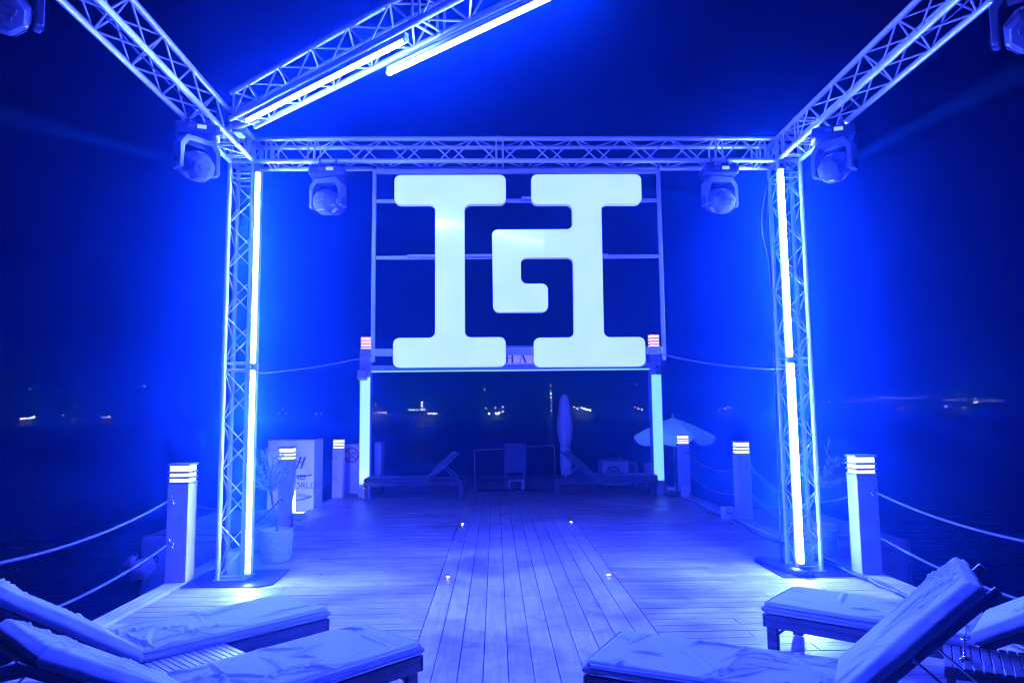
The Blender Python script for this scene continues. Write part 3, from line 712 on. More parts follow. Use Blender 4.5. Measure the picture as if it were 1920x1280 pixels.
def lounger(foot, ang, flip, th, label, seed, z_f=.262, T=.075, Wd=.60, Ls=1.19, Lb=.80, cush='cushion', hot=1.0, Lf=2.0):
    """foot = world xy of the near foot corner; local x runs to the head end, y across (flip: +1 left-hand, -1)"""
    e = empty('sun_lounger', (foot[0], foot[1], .0), ang, label, 'sun lounger', 'low wooden sun loungers with cushions')
    f = flip
    def bx(nm, x0, x1, y0, y1, z0, z1, m, bev=.004, parent=e):
        q = MB(); q.box(x0, x1, min(y0*f, y1*f), max(y0*f, y1*f), z0, z1, bev); return q.build(nm, m, parent)
    tk = M['teak']
    for y in (0, Wd-.03): bx('side_rail', .01, Lf, y, y+.03, z_f-.085, z_f, tk)
    bx('end_rail', -.012, .0095, .0, Wd, z_f-.085, z_f, tk); bx('end_rail', Lf, Lf+.022, .0, Wd, z_f-.085, z_f, tk)
    for x in (.0, Lf-.07):
        for y in (.032, Wd-.082):
            q = MB(); q.box(x, x+.07, min(y*f, (y+.05)*f), max(y*f, (y+.05)*f), 0.004, z_f-.002, .005); q.build('leg', tk, e)
    q = MB(); q.tube((.07, .06*f, z_f-.13), (.14, .06*f, z_f-.07), .009, 6); q.build('leg_brace', tk, e)
    k = 0; x = .05
    while x < Ls-.05:
        bx('slat', x, x+.06, .031, Wd-.031, z_f-.03, z_f-.008, tk, .002); x += .085
    # seat cushion
    q = cushion_mesh(Ls, Wd, T, seed, hot=hot)
    if f < 0: bmesh.ops.scale(q.bm, vec=(1, -1, 1), verts=q.bm.verts)
    q.build('seat_cushion', M[cush], e, True, (0, 0, z_f+.001))
    # back: slatted wooden frame and cushion, turned about the hinge
    hb = D.objects.new('backrest_frame', None)
    q = MB()
    for y in (.035, Wd-.06): q.box(0, Lb+.05, min(y*f, (y+.025)*f), max(y*f, (y+.025)*f), -.045, -.008, .003)
    bfr = q.build('backrest_frame', tk, e, False, (Ls+.01, 0, z_f+.012)); bfr.rotation_euler = (0, -th, 0)
    x = .04
    while x < Lb+.02:
        s_ = MB(); s_.box(x, x+.06, min(.0605*f, (Wd-.0605)*f), max(.0605*f, (Wd-.0605)*f), -.028, -.010, .002); s_.build('slat', tk, bfr); x += .088
    q = cushion_mesh(Lb, Wd, T+.005, seed+4.4, nx=84, amp=.015, hot=.8)
    if f < 0: bmesh.ops.scale(q.bm, vec=(1, -1, 1), verts=q.bm.verts)
    bc = q.build('back_cushion', M[cush], e, True, (Ls+.015, 0, z_f+.012)); bc.rotation_euler = (0, -th, 0)
    for zp, xx0, xx1, par, th_ in ((z_f+T-.012, 0, Ls, e, 0), (z_f+.016, 0, Ls, e, 0)):
        c_ = [(xx0+.03, -.006*f), (xx1-.03, -.006*f), (xx1, .03*f), (xx1, (Wd-.03)*f), (xx1-.03, (Wd+.006)*f), (xx0+.03, (Wd+.006)*f), (xx0-.006, (Wd-.03)*f), (xx0-.006, .03*f), (xx0+.03, -.006*f)]
        q = MB(); q.path([(a_, b_, zp) for a_, b_ in c_], .0045, 5); q.build('piping', M[cush], par, True)
    # metal stays
    for y in (.02, Wd-.02):
        s0 = Vector((Ls+.01+.42*math.cos(th), y*f, z_f+.42*math.sin(th)-.02)); s1 = Vector((Ls+.42+.22, y*f, z_f-.005))
        q = MB(); q.tube(s0, s1, .006, 6); q.ball(s0, .011, u=8, v=6); q.build('stay', M['chrome'], e)
    return e
def axis_ang(dx, dy): return math.atan2(dy, dx)
# near edge corner, heading; flip picks the side the width runs to
lounger((-1.12, 4.95), axis_ang(-.69, -.725), -1, R(34), 'sun lounger on the left whose foot end points to the left tower', 1.3)
lounger((-.42, 4.18), axis_ang(-.69, -.725), -1, R(31), 'nearest sun lounger at the bottom left, in front of the pale slatted table', 5.1)
lounger((1.78, 4.89), axis_ang(.75, -.66), 1, R(30), 'sun lounger on the right, half behind the one with the steep back', 9.7, hot=1.1)
lounger((.45, 3.82), axis_ang(.88, -.475), 1, R(45), 'sun lounger at the bottom right with its back raised steeply', 13.2, hot=1.5)
# two dark loungers at the far end
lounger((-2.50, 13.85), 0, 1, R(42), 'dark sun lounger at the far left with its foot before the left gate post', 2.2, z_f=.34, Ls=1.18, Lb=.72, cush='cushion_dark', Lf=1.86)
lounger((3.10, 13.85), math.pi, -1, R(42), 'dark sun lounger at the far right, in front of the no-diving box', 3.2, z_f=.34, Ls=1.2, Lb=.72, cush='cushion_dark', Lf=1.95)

def slat_table(c, ang, L, Wd, z, label, n_, m='teak_pale'):
    e = empty('slatted_table', (c[0], c[1], .0), ang, label, 'side table', 'low slatted tables between the loungers')
    w_ = L/n_
    sm = MB(); sm.box(-w_/2+.003, w_/2-.003, -Wd/2, Wd/2, -.018, 0, .002); me = sm.mesh('slat', M[m])
    for i in range(n_): inst('slat', me, e, loc=(-L/2+w_*(i+.5), 0, z))
    for s in (-1, 1):
        q = MB(); q.box(-L/2, L/2, s*(Wd/2-.035)-.014, s*(Wd/2-.035)+.014, z-.068, z-.0185, .003); q.build('rail', M['teak'], e)
        for x in (-L/2+.03, L/2-.03):
            q = MB(); q.box(x-.022, x+.022, s*(Wd/2-.075)-.022, s*(Wd/2-.075)+.022, .004, z-.0185, .004); q.build('leg', M['teak'], e)
    return e
slat_table((-1.66, 4.06), axis_ang(-.69, -.725), .60, .42, .275, 'pale slatted side table between the two left loungers', 17)
slat_table((2.72, 3.84), axis_ang(.85, -.52), .66, .44, .275, 'dark slatted side table behind the steep backrest at the right', 15, 'teak')
gl = empty('candle_stand', (2.50, 3.92, .277), 0, 'small shiny stemmed stand on the dark slatted table at the right', 'stand')
q = MB(); q.lathe([(.034, 0), (.036, .004), (.008, .012), (.005, .05), (.006, .085), (.018, .10)], 14); q.build('stem', M['chrome'], gl, True)
q = MB(); q.path([(.0, 0, .1), (.012, -.004, .13), (.016, .0, .16), (.01, .004, .19)], .003, 5); q.build('hook', M['chrome'], gl)

# ------------------------------------------------------------------ planters with small olive trees
def planter(x, y, label_b, label_t, seed, h=1.34, lean=.0, nb=21):
    rnd = random.Random(seed)
    e = empty('wicker_planter', (x, y, .004), 0, label_b, 'planter', 'wicker planters beside the towers')
    q = MB(); q.lathe([(.125, 0), (.14, .02), (.165, .30), (.17, .33), (.155, .335), (.15, .29)], 24); q.build('basket_wall', M['wicker'], e, True)
    # woven strands: horizontal rows that wave over and under the stakes
    rowm = []
    for k in range(12):
        z = .014+k*.0262; rr = .138+.032*(z/.32)
        pts_ = [(math.cos(a_)*(rr+.011*(1 if (i+k) % 2 else -1)), math.sin(a_)*(rr+.011*(1 if (i+k) % 2 else -1)), z+.002*math.sin(i*2.1+k)) for i, a_ in ((i, 2*math.pi*i/30) for i in range(31))]
        s_ = MB(); s_.path(pts_, .0115, 6); s_.build('weave_strand', M['wicker'], e, True)
    s_ = MB()
    s_.torus((0, 0, .335), .168, .013, n=30); s_.build('rim', M['wicker'], e, True)
    q = MB(); q.tube((0, 0, .27), (0, 0, .30), .148, 20); q.build('soil', M['soil'], e)
    # the tree
    t_ = empty('olive_tree', (x, y, .3), 0, label_t, 'tree', 'small potted olive trees')
    q = MB(); p0 = [(0, 0, 0), (.01, .01, .16), (.0+lean*.3, -.01, .34), (.015+lean*.6, .0, .52)]; q.path(p0, [.02, .017, .014, .012], 8); tk_ = q.build('trunk', M['bark'], t_, True)
    q = MB(); lv = MB(); tips = []
    top_z = h-.3
    for b_ in range(nb):
        st = Vector(p0[3])+Vector((0, 0, -.1*rnd.random()))
        a_ = rnd.uniform(0, 2*math.pi); el = rnd.uniform(.15, 1.4); ln = rnd.uniform(.22, .34)+.22*math.sin(el)*(top_z-.5)/.5
        dr = Vector((math.cos(a_)*math.cos(el), math.sin(a_)*math.cos(el), math.sin(el)))
        pts_ = [st]
        for k in range(5):
            dr = (dr+Vector((rnd.uniform(-.25, .25), rnd.uniform(-.25, .25), rnd.uniform(-.05, .25)))).normalized(); pts_.append(pts_[-1]+dr*ln/5)
        q.path(pts_, [.006, .005, .004, .003, .0025, .002], 5)
        for k in range(1, 6):
            for s in range(14):
                c_ = pts_[k-1].lerp(pts_[k], rnd.random()); ld_ = (dr+Vector((rnd.uniform(-1, 1), rnd.uniform(-1, 1), rnd.uniform(-.5, 1)))).normalized()
                L_ = rnd.uniform(.04, .065); sd = ld_.cross(Vector((rnd.uniform(-1, 1), rnd.uniform(-1, 1), rnd.uniform(-1, 1)))).normalized()*L_*.16
                v_ = [lv.bm.verts.new(c_), lv.bm.verts.new(c_+ld_*L_*.5+sd), lv.bm.verts.new(c_+ld_*L_), lv.bm.verts.new(c_+ld_*L_*.5-sd)]
                lv.bm.faces.new(v_)
    q.build('branches', M['bark'], t_, True); lo = lv.build('crown', M['leaf'], t_); lo['kind'] = 'stuff'
planter(-2.46, 8.25, 'pale wicker planter beside the left tower', 'sparse potted olive tree beside the left tower', 3, lean=-.16, nb=15)
planter(3.60, 8.05, 'pale wicker planter half hidden behind the right tower', 'leafy potted olive tree behind the right tower', 8, h=1.42)

# ------------------------------------------------------------------ cabinets, boards, uplights, small things
cb = empty('printed_cabinet', (-3.50, 12.5, -.6), 0, 'large white printed cabinet standing on the float beyond the left deck edge', 'cabinet')
q = MB(); q.box(-.40, .39, 0, .62, 0, 1.80, .006); q.build('cabinet_body', M['panel'], cb)
q = MB()
for a_, b_, w_ in (((.0, 0), (.07, .20), .03), ((.075, .0), (.145, .20), .03), ((-.01, .13), (.10, .10), .016)):
    v = Vector((b_[0]-a_[0], b_[1]-a_[1])); p = Vector((-v.y, v.x)).normalized()*w_/2
    q.prism([(.09+a_[0]+p.x, 1.31+a_[1]+p.y), (.09+b_[0]+p.x, 1.31+b_[1]+p.y), (.09+b_[0]-p.x, 1.31+b_[1]-p.y), (.09+a_[0]-p.x, 1.31+a_[1]-p.y)], -.0045-.0006*w_*30, -.0005)
q.build('brush_logo', M['darkprint'], cb)
text_curve('lettering', 'CANNES', .115, M['darkprint'], cb, Matrix.Translation((.03, -.003, 1.13)) @ FACING, font_bold=True)
text_curve('lettering', 'VIA   WORLD', .145, M['darkprint'], cb, Matrix.Translation((-.005, -.003, .98)) @ FACING)

def no_diving(parent, x, y, z, r, ring, name='no_diving_sign'):
    g = D.objects.new(name, None)
    q = MB(); n_ = 32
    def annulus(r0, r1, y0, y1):
        vi = [[q.bm.verts.new((x+math.cos(2*math.pi*k/n_)*rr, yy, z+math.sin(2*math.pi*k/n_)*rr)) for k in range(n_)] for rr, yy in ((r0, y0), (r1, y0), (r1, y1), (r0, y1))]
        for a_, b_ in ((0, 1), (1, 2), (2, 3), (3, 0)):
            for k in range(n_): q.bm.faces.new((vi[a_][k], vi[a_][(k+1) % n_], vi[b_][(k+1) % n_], vi[b_][k]))
    annulus(r*.80, r, y-.004, y-.0006)
    m45 = Matrix.Translation((x, 0, z)) @ Matrix.Rotation(R(45), 4, 'Y')
    q.box(-r*.82, r*.82, y-.0045, y-.0008, -r*.075, r*.075, mtx=m45); q.build('prohibition_ring', M[ring], parent)
    q = MB(); yy0, yy1 = y-.003, y-.0007       # diver: head, body, arms, legs, and waves below
    q.lathe([(r*.09, yy0), (r*.09, yy1)], 10, Matrix.Translation((x+.12*r, 0, z+.42*r)) @ Matrix.Rotation(R(-90), 4, 'X') @ Matrix.Diagonal((1, 1, 1, 1)))
    for (xa, za, xb, zb, w_) in ((.16, .34, .45, .12, .15), (.45, .12, .62, -.02, .08), (.42, .16, .55, .38, .08), (.2, .3, -.02, .36, .07), (.22, .26, .06, .12, .06)):
        v = Vector((xb-xa, zb-za)); p = Vector((-v.y, v.x)).normalized()*w_/2
        q.prism([(x+(xa+p.x)*r, z+(za+p.y)*r), (x+(xb+p.x)*r, z+(zb+p.y)*r), (x+(xb-p.x)*r, z+(zb-p.y)*r), (x+(xa-p.x)*r, z+(za-p.y)*r)], yy0-w_*.001, yy1)
    for k in range(3):
        for s in range(6):
            xa = -.42+.12*s; q.box(x+xa*r, x+(xa+.11)*r, yy0, yy1, z+(-.30-.11*k+(.03 if s % 2 else 0))*r, z+(-.25-.11*k+(.03 if s % 2 else 0))*r)
    q.build('diver_symbol', M['darkprint'], parent)
nb = empty('warning_board', (-3.0, 14.95, 0), 0, 'narrow white board with a no-diving ring beside the left gate post', 'sign board')
q = MB(); q.box(-.19, .19, 0, .06, .02, 1.02, .004); q.build('board', M['panel'], nb); no_diving(nb, .04, 0, .80, .155, 'redprint')
q = MB(); q.box(.192, .235, -.02, .05, .0, 1.02, .003); q.build('board_post', M['frame'], nb)
q = MB(); q.box(-.05, .05, -.22, -.0, .004, .03, .004); q.build('foot', M['gatepost'], nb)
q = MB(); q.box(-.07, .07, 0, .45, 0, 1.05, .004); props(q.build('side_board', M['panel_dim'], None, False, (-2.40, 14.8, 0.004)), 'blue-lit plain board just right of the left gate post', 'board')

bx_ = empty('deck_box', (2.60, 15.6, .004), 0, 'white deck box with a no-diving ring behind the far right lounger', 'box')
q = MB(); q.box(-.30, .28, 0, .6, .05, .55, .02, seg=2); q.build('box_body', M['panel'], bx_); no_diving(bx_, -.06, 0, .31, .15, 'darkprint')
q = MB(); q.box(-.31, .29, -.01, .61, .5505, .575, .006); q.build('lid', M['panel_dim'], bx_)
for s in (-.2, .18):
    q = MB(); q.tube((s-.02, .06, .02), (s+.02, .06, .02), .02, 10); q.build('wheel', M['gatepost'], bx_)
q = MB(); q.ball((.13, .2, .60), .035, (1, 1, .7)); q.build('handle', M['gatepost'], bx_)
st_ = empty('metal_stool', (3.0, 15.7, .004), 0, 'small tubular stool beside the no-diving box', 'stool')
q = MB(); q.path([(-.08, 0, 0), (-.08, 0, .48), (-.06, 0, .5), (.06, 0, .5), (.08, 0, .48), (.08, 0, 0)], .01, 6); q.build('frame', M['gatepost'], st_)
q = MB(); q.path([(-.08, .2, 0), (-.08, .2, .48), (-.06, .2, .5), (.06, .2, .5), (.08, .2, .48), (.08, .2, 0)], .01, 6); q.box(-.07, .07, .01, .19, .495, .51); q.build('seat', M['gatepost'], st_)
bk = MB(); bk.lathe([(.07, 0), (.09, .2), (.095, .21), (.08, .2)], 14); bk.tube((0, 0, 0), (0, 0, -.29), .05, 10)
props(bk.build('bucket', M['gatepost'], None, True, (3.30, 15.7, .295)), 'small pale bucket on a stand left of the right gate post', 'bucket')

def uplight(x, y, label, s=.15, hgt=.2, lit=True, rz=0, glow='glow_cool'):
    e = empty('uplight_box', (x, y, .004), rz, label, 'uplight', 'white uplight boxes on the deck')
    q = MB(); q.box(-s/2, s/2, -s/2, s/2, .02, hgt, .008, seg=2); q.build('housing', M['panel'], e)
    for a_ in (-1, 1):
        for b_ in (-1, 1):
            q = MB(); q.box(a_*s*.36-.012, a_*s*.36+.012, b_*s*.36-.012, b_*s*.36+.012, 0, .0195); q.build('foot', M['panel'], e)
    q = MB(); q.box(-s*.3, s*.3, -s/2-.003, -s/2-.0005, hgt*.52, hgt*.58); q.build('slot', M['darkprint'], e)
    if lit:
        q = MB(); q.box(-s*.36, s*.36, -s*.36, s*.36, hgt+.0005, hgt+.006); q.build('lamp_glow', M[glow], e)
        ld_ = D.lights.new('uplight', 'SPOT'); ld_.color = (.22, .32, 1); ld_.energy = 220 if x < -2.8 else 30; ld_.spot_size = R(95); ld_.spot_blend = .7; ld_.shadow_soft_size = .05
        lo = D.objects.new('uplight', ld_); COL.objects.link(lo); lo.parent = e; lo.location = (0, 0, hgt+.05); lo.rotation_euler = (Vector((-.9, 1.8, .55)) if x < -2.8 else Vector((-.1, .3, 1))).to_track_quat('-Z', 'Y').to_euler()
    return e
uplight(-2.86, 10.72, 'lit white uplight box beside the bollard in front of the printed cabinet', .16, .2)
uplight(3.44, 10.76, 'unlit white uplight box by the middle bollard on the right', .15, .2, lit=False, rz=.15)
uplight(-2.50, 14.15, 'small uplight box with a round socket at the foot of the left gate post', .15, .2, lit=True)
uplight(3.42, 14.12, 'small plain box at the foot of the right gate post', .14, .15, lit=False)
uplight(3.60, 13.75, 'white uplight box beside the far right bollard among cables', .14, .2, lit=False, rz=-.2)

# cables lying along the right edge
def cable(pts, r, label, m='cable', group='cables lying along the right deck edge'):
    P_ = [Vector(p) for p in pts]; out = []
    for i in range(len(P_)-1):
        a_ = P_[max(i-1, 0)]; b_ = P_[i]; c_ = P_[i+1]; d_ = P_[min(i+2, len(P_)-1)]
        for k in range(8):
            t_ = k/8; out.append(.5*((2*b_)+(c_-a_)*t_+(2*a_-5*b_+4*c_-d_)*t_*t_+(-a_+3*b_-3*c_+d_)*t_**3))
    out.append(P_[-1]); o0 = out[0].copy(); q = MB(); q.path([p-o0 for p in out], r, 7)
    return props(q.build('cable', M[m], None, True, o0), label, 'cable', group)
cable([(3.55, 14.1, .03), (3.45, 13.5, .02), (3.5, 12.6, .02), (3.38, 11.5, .02), (3.5, 10.5, .02), (3.36, 9.4, .02), (3.48, 8.4, .02), (3.42, 7.75, .02)], .016, 'thick black cable snaking along the right edge to the right tower')
cable([(3.5, 14.0, .03), (3.52, 13.1, .02), (3.4, 12.2, .02), (3.5, 11.2, .02), (3.4, 10.2, .02), (3.5, 9.0, .02), (3.40, 8.1, .02)], .012, 'grey cable beside the thick one on the right edge', 'cable_grey')
cable([(3.46, 8.0, .03), (3.50, 7.4, .03), (3.44, 7.0, .035), (3.52, 6.6, .03), (3.47, 6.1, .03), (3.53, 5.5, .03), (3.50, 4.7, .03)], .015, 'black cable running from the mat towards the viewer along the right edge')
cable([(3.42, 7.9, .03), (3.46, 7.3, .03), (3.48, 6.9, .035), (3.46, 6.5, .03), (3.52, 6.0, .03), (3.50, 5.3, .03), (3.46, 4.6, .03)], .009, 'thin grey cable twisted round the black one near the mat', 'cable_grey')
cable([(TR-.14, TY+.12, 4.1), (TR-.26, TY+.05, 3.6), (TR-.15, TY+.14, 3.0), (TR-.16, TY+.14, 1.5), (TR-.18, TY+.14, .2), (TR-.1, TY+.3, .03)], .009, 'black cable hanging down the back of the right tower', 'cable', 'cables on the truss frame')
cable([(-2.0, TY+.05, ZC-.05), (-1.5, TY+.02, ZC-.09), (-.8, TY+.03, ZC-.05), (-.1, TY, ZC-.09), (.7, TY+.02, ZC-.05), (1.4, TY, ZC-.08), (2.2, TY+.03, ZC-.04)], .007, 'thin dark cable looping through the cross truss', 'cable', 'cables on the truss frame')
cable([(TR-.05, 6.6, ZC-.03), (TR+.02, 6.0, ZC-.09), (TR-.05, 5.3, ZC-.03), (TR+.02, 4.6, ZC-.08), (TR-.03, 3.6, ZC-.04)], .007, 'thin dark cable looping through the right side truss', 'cable', 'cables on the truss frame')
cable([(TL-.05, 6.6, ZC-.03), (TL+.02, 6.0, ZC-.09), (TL-.05, 5.3, ZC-.03), (TL+.02, 4.6, ZC-.08), (TL-.03, 3.6, ZC-.04)], .007, 'thin dark cable looping through the left side truss', 'cable', 'cables on the truss frame')
cable([(3.28, 14.1, .02), (3.5, 13.85, .05), (3.3, 13.8, .03), (3.55, 13.95, .06), (3.35, 14.05, .08), (3.6, 13.9, .02), (3.25, 13.75, .02)], .022, 'heap of black cable by the right gate post')

# ------------------------------------------------------------------ far end: chair, table frames, parasols
ch = empty('deck_chair', (.42, 15.5, .004), 0, 'dark high-backed chair at the end of the walkway', 'chair')
q = MB(); q.box(-.24, .24, .0, .42, .36, .43, .02, seg=2); q.build('seat', M['cushion_dark'], ch)
q = MB(); q.box(-.24, .24, -.07, -.005, .38, .98, .03, seg=2, mtx=Matrix.Rotation(R(4), 4, 'X')); q.build('backrest', M['cushion_dark'], ch)
for x in (-.2, .2):
    for y in (.02, .38):
        q = MB(); q.box(x-.02, x+.02, y-.02, y+.02, 0, .36, .003); q.build('leg', M['teak'], ch)
stl = empty('footstool', (.42, 15.1, .004), 0, 'small low wooden stool in front of the dark high-backed chair', 'stool')
q = MB(); q.box(-.17, .17, -.1, .1, .22, .245, .004); q.build('seat', M['teak_pale'], stl)
for x in (-.14, .14):
    for y in (-.07, .07):
        q = MB(); q.box(x-.025, x+.025, y-.02, y+.02, 0, .2195, .003); q.build('leg', M['teak_pale'], stl)
fr2 = empty('metal_handrail', (.4, 15.9, .004), 0, 'thin tubular handrail frame behind the dark chair', 'handrail')
q = MB(); q.path([(-.86, 0, 0), (-.86, 0, .80), (-.84, 0, .82), (-.2, 0, .84)], .012, 6); q.build('rail', M['frame'], fr2)
q = MB(); q.path([(.3, 0, .88), (.86, 0, .90), (.9, 0, .88), (.9, 0, 0)], .012, 6); q.build('rail', M['frame'], fr2)
step_ = MB(); step_.box(-.75, .85, 0, .5, 0, .05, .006); props(step_.build('low_step', M['teak'], None, False, (.4, 14.7, .004)), 'low dark step across the end of the walkway', 'step')

pc = empty('closed_parasol', (1.60, 16.5, .004), 0, 'tall closed pale parasol behind the far right lounger', 'parasol')
q = MB(); q.tube((0, 0, 0), (0, 0, 2.05), .02, 10); q.build('pole', M['gatepost'], pc)
q = MB(); n_ = 24; rings = []
for z, rr in ((.22, .10), (.5, .11), (.85, .10), (1.1, .15), (1.35, .17), (1.7, .13), (1.95, .09), (2.03, .03)):
    rings.append([q.bm.verts.new((math.cos(2*math.pi*k/n_)*rr*(1+.22*math.cos(k*math.pi*.75+z)), math.sin(2*math.pi*k/n_)*rr*(1+.22*math.cos(k*math.pi*.75+z)), z)) for k in range(n_)])
for a_, b_ in zip(rings, rings[1:]):
    for k in range(n_): q.bm.faces.new((a_[k], a_[(k+1) % n_], b_[(k+1) % n_], b_[k]))
q.bm.faces.new(rings[-1]); q.build('folded_canopy', M['canvas'], pc, True)
q = MB(); q.torus((0, 0, .87), .115, .012); q.build('tie_strap', M['frame'], pc)

pu = empty('open_parasol', (4.22, 17.0, -.5), 0, 'open pale parasol with a hanging scalloped edge behind the right gate post', 'parasol')
q = MB(); q.tube((0, 0, 0), (0, 0, 1.98), .022, 10); q.ball((0, 0, 2.02), .03, (1, 1, 1.8)); q.build('pole', M['gatepost'], pu)
for k in range(8):
    a0 = 2*math.pi*(k+.25)/8; a1 = 2*math.pi*(k+1.25)/8
    q = MB(); n_ = 6; rows = []
    for i in range(7):
        t_ = i/6; row = []
        for j in range(n_+1):
            s_ = j/n_; p = Vector((math.cos(a0), math.sin(a0), 0)).lerp(Vector((math.cos(a1), math.sin(a1), 0)), s_)*.98*t_
            row.append(q.bm.verts.new((p.x, p.y, 1.98-.30*t_-.12*t_*t_-.03*math.sin(math.pi*s_)*t_)))
        rows.append(row)
    for a_, b_ in zip(rows[1:], rows[2:]):
        for j in range(n_): q.bm.faces.new((a_[j], a_[j+1], b_[j+1], b_[j]))
    for j in range(n_):
        if (rows[0][j].co-rows[0][j+1].co).length < 1e-6: pass
        q.bm.faces.new((rows[0][j], rows[1][j+1], rows[1][j]))
    last = rows[-1]; vl = []
    for j in range(n_+1):
        s_ = j/n_; v_ = last[j].co; d_ = .04+.15*math.sin(math.pi*min(1, max(0, s_)))**.35
        vl.append(q.bm.verts.new((v_.x*1.02, v_.y*1.02, v_.z-d_)))
    for j in range(n_): q.bm.faces.new((last[j], last[j+1], vl[j+1], vl[j]))
    bmesh.ops.remove_doubles(q.bm, verts=q.bm.verts, dist=.0005)
    q.build('canopy_panel', M['canvas'], pu, True)
    s_ = MB(); s_.tube((0, 0, 1.93), (math.cos(a0)*.97, math.sin(a0)*.97, 1.535), .008, 5); s_.build('rib', M['frame'], pu)

# ------------------------------------------------------------------ floats, fenders and hulls beside the pier
q = MB(); q.box(-.62, .75, 0, 2.6, 0, 1.22, .06, seg=2); props(q.build('pontoon', M['float'], None, False, (-4.05, 9.7, -1.16)), 'dark square float moored beyond the large left bollard', 'pontoon', None)
q = MB(); q.box(-.7, .75, 0, 4.5, 0, .55, .05, seg=2); props(q.build('pontoon', M['float'], None, False, (-3.95, 12.35, -1.155)), 'low float carrying the printed cabinet', 'pontoon')
q = MB(); q.box(-.6, .9, 0, 3.2, 0, 1.12, .08, seg=2); props(q.build('pontoon', M['float'], None, False, (4.4, 9.2, -1.16)), 'dark float moored beyond the right planter', 'pontoon')
def fender(loc, rot, sc, label, cyl=False):
    e = empty('fender', loc, 0, label, 'fender', 'pale fenders floating by the left edge'); e.rotation_euler = rot
    q = MB(); q.lathe([(.02, -.15), (.08, -.13), (.12, -.05), (.125, .02), (.10, .10), (.05, .15), (.03, .19)] if not cyl else [(.02, -.2), (.055, -.17), (.065, 0), (.055, .16), (.03, .2)], 16, Matrix.Diagonal((*sc, 1))); q.build('bladder', M['fender'], e, True)
    q = MB(); q.torus((0, 0, .22*sc[2]), .035, .012, Matrix.Rotation(R(90), 4, 'X'), 14, 6); q.build('eyelet', M['rope'], e, True)
    return e
fender((-4.5, 9.45, -.30), (R(0), R(60), R(-20)), (1, 1, 1.2), 'round pale fender hanging by the corner of the dark left float')
fender((-4.68, 9.45, -.26), (R(0), R(55), R(-35)), (1, 1, 1), 'slim pinkish fender beside the round one', True)
fender((-3.38, 7.9, -.05), (0, R(12), 0), (1.05, 1.05, 1), 'round pale fender tucked behind the large left bollard')
q = MB(); q.torus((0, 0, 0), .075, .022, Matrix.Rotation(R(90), 4, 'X'), 20, 8); props(q.build('mooring_ring', M['fender'], None, True, (3.88, 7.5, .10)), 'pale mooring ring hanging outside the large right bollard', 'ring')
rope((-4.55, 9.62, .09), (-3.1, 9.6, .09), .01, 'thin pale line stretched above the dark left float', 'rope', r=.004, group=None)

# ------------------------------------------------------------------ boats and lights across the water
def lamp(parent, p, r, m='lamp_far'):
    q = MB(); q.ball((0, 0, 0), r*.8, u=8, v=6); return q.build('lamp', M[m], parent, False, p)
def yacht(x, y, L, label, lamps, mast=None, rz=0, mastlamp='lamp_far'):
    e = empty('motor_yacht' if mast is None else 'sailing_boat', (x, y, -1.1), 0, label, 'boat', 'boats anchored far out on the water')
    q = MB(); hl = [(-L/2, 0), (-L*.46, -.0), (L*.40, -.0), (L*.52, 1.9), (-L/2, 1.5)]
    q.prism(hl, -L*.11, L*.11); q.build('hull', M['hull'], e)
    q = MB(); q.prism([(-L*.3, 1.62), (L*.2, 1.75), (L*.1, 3.2), (-L*.26, 3.2)], -L*.07, L*.07); q.build('cabin', M['hull'], e)
    if mast:
        q = MB(); q.tube((0, 0, 1.6), (0, 0, mast), .09, 8); q.build('mast', M['hull'], e); lamp(e, (0, -.3, mast+.2), .34, mastlamp)
    for lx, lz, r, mm in lamps: lamp(e, (lx, -L*.12-.4, lz), r, mm)
    return e
A, B_ = 'lamp_far', 'lamp_far_dim'
yacht(-68.4, 420, 12, 'anchored boat low on the horizon right of the left gate post', [(-3, 4.4, .35, A), (-1, 4.3, .3, A), (1.5, 4.6, .4, B_), (3.5, 4.4, .4, A), (5, 4.3, .3, A), (-1, 9, .35, B_)])
yacht(-43.5, 420, 16, 'anchored yacht with a short lit mast left of centre on the horizon', [(-4, 5.8, .4, A), (-2, 5.9, .3, A), (-6, 5.9, .5, B_), (1, 6, .4, A), (1, 8, .5, A), (1, 10, .5, A), (2.5, 6, .4, A), (5, 3.6, .5, A), (6.5, 3.7, .4, A), (8, 3.6, .5, A), (9.5, 3.6, .35, A)])
yacht(-.4, 420, 14, 'anchored yacht with a low string of lights at the centre of the horizon', [(-5, 6.3, .3, B_), (-3, 3.4, .4, A), (1, 3.5, .5, A), (2, 3.2, .5, A), (3, 3.8, .4, A), (.5, 6.6, .35, B_), (5, 7.1, .35, B_), (4.8, 4.4, .3, A)])
yacht(-6.3, 440, 10, 'sailing boat with a single high mast light above the centre boats', [], 17.5)
yacht(50.5, 420, 15, 'anchored yacht whose lights show right of the closed parasol', [(-4.5, 6.6, .4, B_), (-2.5, 5.4, .5, A), (0, 6, .5, A), (1.5, 5.3, .4, A), (3, 4.8, .5, A), (5, 4.6, .5, A)])
yacht(83.7, 420, 10, 'anchored boat showing dim lights just left of the right gate post', [(-2, 5.9, .35, B_), (0, 5.2, .45, A), (2.2, 4.6, .4, A)])
yacht(134.5, 420, 12, 'anchored boat showing lights between the parasol and the right tower', [(-3, 4.4, .4, B_), (0, 4.8, .45, A), (2, 5.6, .35, A), (3.5, 5, .4, B_)])
yacht(-122.6, 420, 9, 'small faintly lit boat just right of the left tower', [(-2, 4.6, .4, B_), (.0, 7, .35, B_), (2, 4.6, .35, B_)])
yacht(-101.6, 420, 9, 'small faintly lit boat above the printed cabinet', [(-2, 4.2, .4, B_), (1, 4.2, .3, B_)])
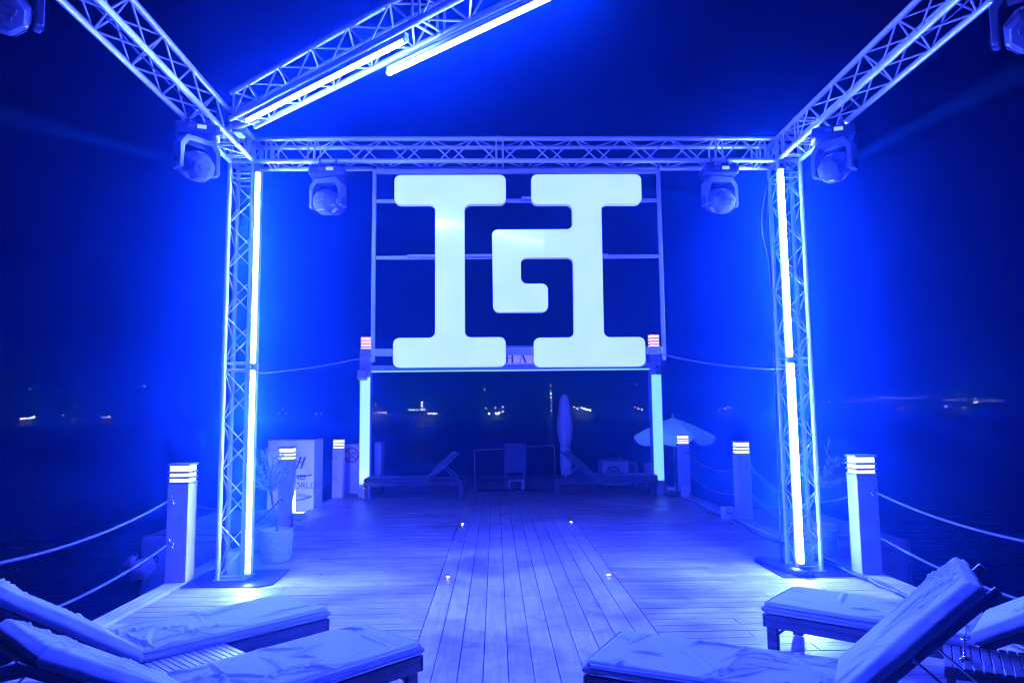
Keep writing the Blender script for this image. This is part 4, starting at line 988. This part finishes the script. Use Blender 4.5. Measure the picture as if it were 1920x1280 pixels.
yacht(-268, 420, 12, 'sailing boat with a mast light at the far left edge', [(-3, 3.1, .7, B_), (-1, 3.3, .5, A), (1.5, 3.4, .4, A), (3, 3.5, .4, A), (4.2, 4.2, .55, A)], 19.9)
yacht(-241.7, 420, 10, 'sailing boat with a lower mast light left of the tower', [(-6, 5.0, .5, B_), (0, 1.9, .3, B_)], 10.4)
yacht(-222, 420, 9, 'small boat with a short row of dim lights left of the tower', [(-3, 3.4, .4, B_), (-1, 3.4, .4, B_), (.5, 3.6, .5, B_)])
yacht(-202.9, 420, 9, 'sailing boat with one high mast light close left of the tower', [], 20.9)
tm = empty('radio_mast', (32.8, 420, -1.1), 0, 'tall thin mast with a vertical row of lights and a red top light', 'mast')
q = MB(); q.tube((0, 0, 0), (0, 0, 19.0), .12, 8, .05); q.build('pole', M['hull'], tm)
for z in (4.6, 7.2, 9.8, 12.3, 14.4, 16): lamp(tm, (0, -.3, z), .3 if z != 14.4 else .42, A if z > 12 else B_)
lamp(tm, (0, -.3, 19.2), .35, 'lamp_red')
tm2 = copy_tree(tm); tm2.location = (84.5, 425, -1.1); tm2['label'] = 'tall thin mast with a faint red top light near the right gate post'
for o in list(tm2.children):
    if o.name.startswith('lamp') and o.location.z < 19: D.objects.remove(o)
yacht(285, 500, 10, 'boat lit by one dim lamp close right of the right tower', [(0, 4.2, .5, A), (4, 3.9, .4, B_)])
yacht(317, 500, 10, 'boat with one bright lamp under the lit shore road', [(0, 5.1, .75, A)])
yacht(330, 500, 12, 'boat with a short dim row of lights under the lit shore road', [(-1, 4.0, .5, B_), (1, 4.0, .5, B_)])
yacht(338.5, 500, 12, 'boat with a warm pinkish lamp at the right part of the horizon', [(-1, 7.2, .7, A), (.6, 7.6, .7, A), (0, 10, .5, B_)])
# street lamps along the right shore road
rs = random.Random(4)
xs = []
for seg, z, nn in (((281, 327), 10.2, 9), ((333.5, 343.5), 13.1, 9), ((346, 378), 12.3, 14), ((393, 411), 10.2, 8), ((425, 445), 9.0, 8)):
    for i in range(nn): xs.append((seg[0]+(seg[1]-seg[0])*(i+rs.uniform(-.25, .25))/max(1, nn-1), z+rs.uniform(-.3, .3)))
xs += [(384.7, 13.8), (406, 15.2), (409, 15.1), (416, 18), (315, 12.6), (313, 12.5), (436, 10.5), (333, 10.8)]
lamp_me = {}
for k, r in (('lamp_far', .28), ('lamp_far_dim', .42)):
    q = MB(); q.ball((0, -.4, 6.0), r, u=8, v=6); lamp_me[k] = q.mesh('lamp', M[k])
q = MB(); q.tube((0, 0, 0), (0, 0, 6), .08, 6); pole_me = q.mesh('pole', M['hull'])
for i, (x, z) in enumerate(xs):
    e = empty('street_lamp', (x*636/620, 636, z-6), 0, ['tiny street lamp in the faint string beside the right tower', 'tiny street lamp in the bright tight row on the far shore', 'tiny street lamp in the evenly spaced row on the far shore', 'tiny street lamp in the broken row on the far right shore', 'tiny street lamp in the last row at the right picture edge', 'tiny lamp on the slope above the far shore road'][0 if i < 9 else 1 if i < 18 else 2 if i < 32 else 3 if i < 40 else 4 if i < 48 else 5], 'street lamp', 'street lamps along the far right shore')
    inst('lamp', lamp_me['lamp_far' if i % 3 == 0 or 9 <= i < 18 else 'lamp_far_dim'], e); inst('pole', pole_me, e)
print('planks', cnt)
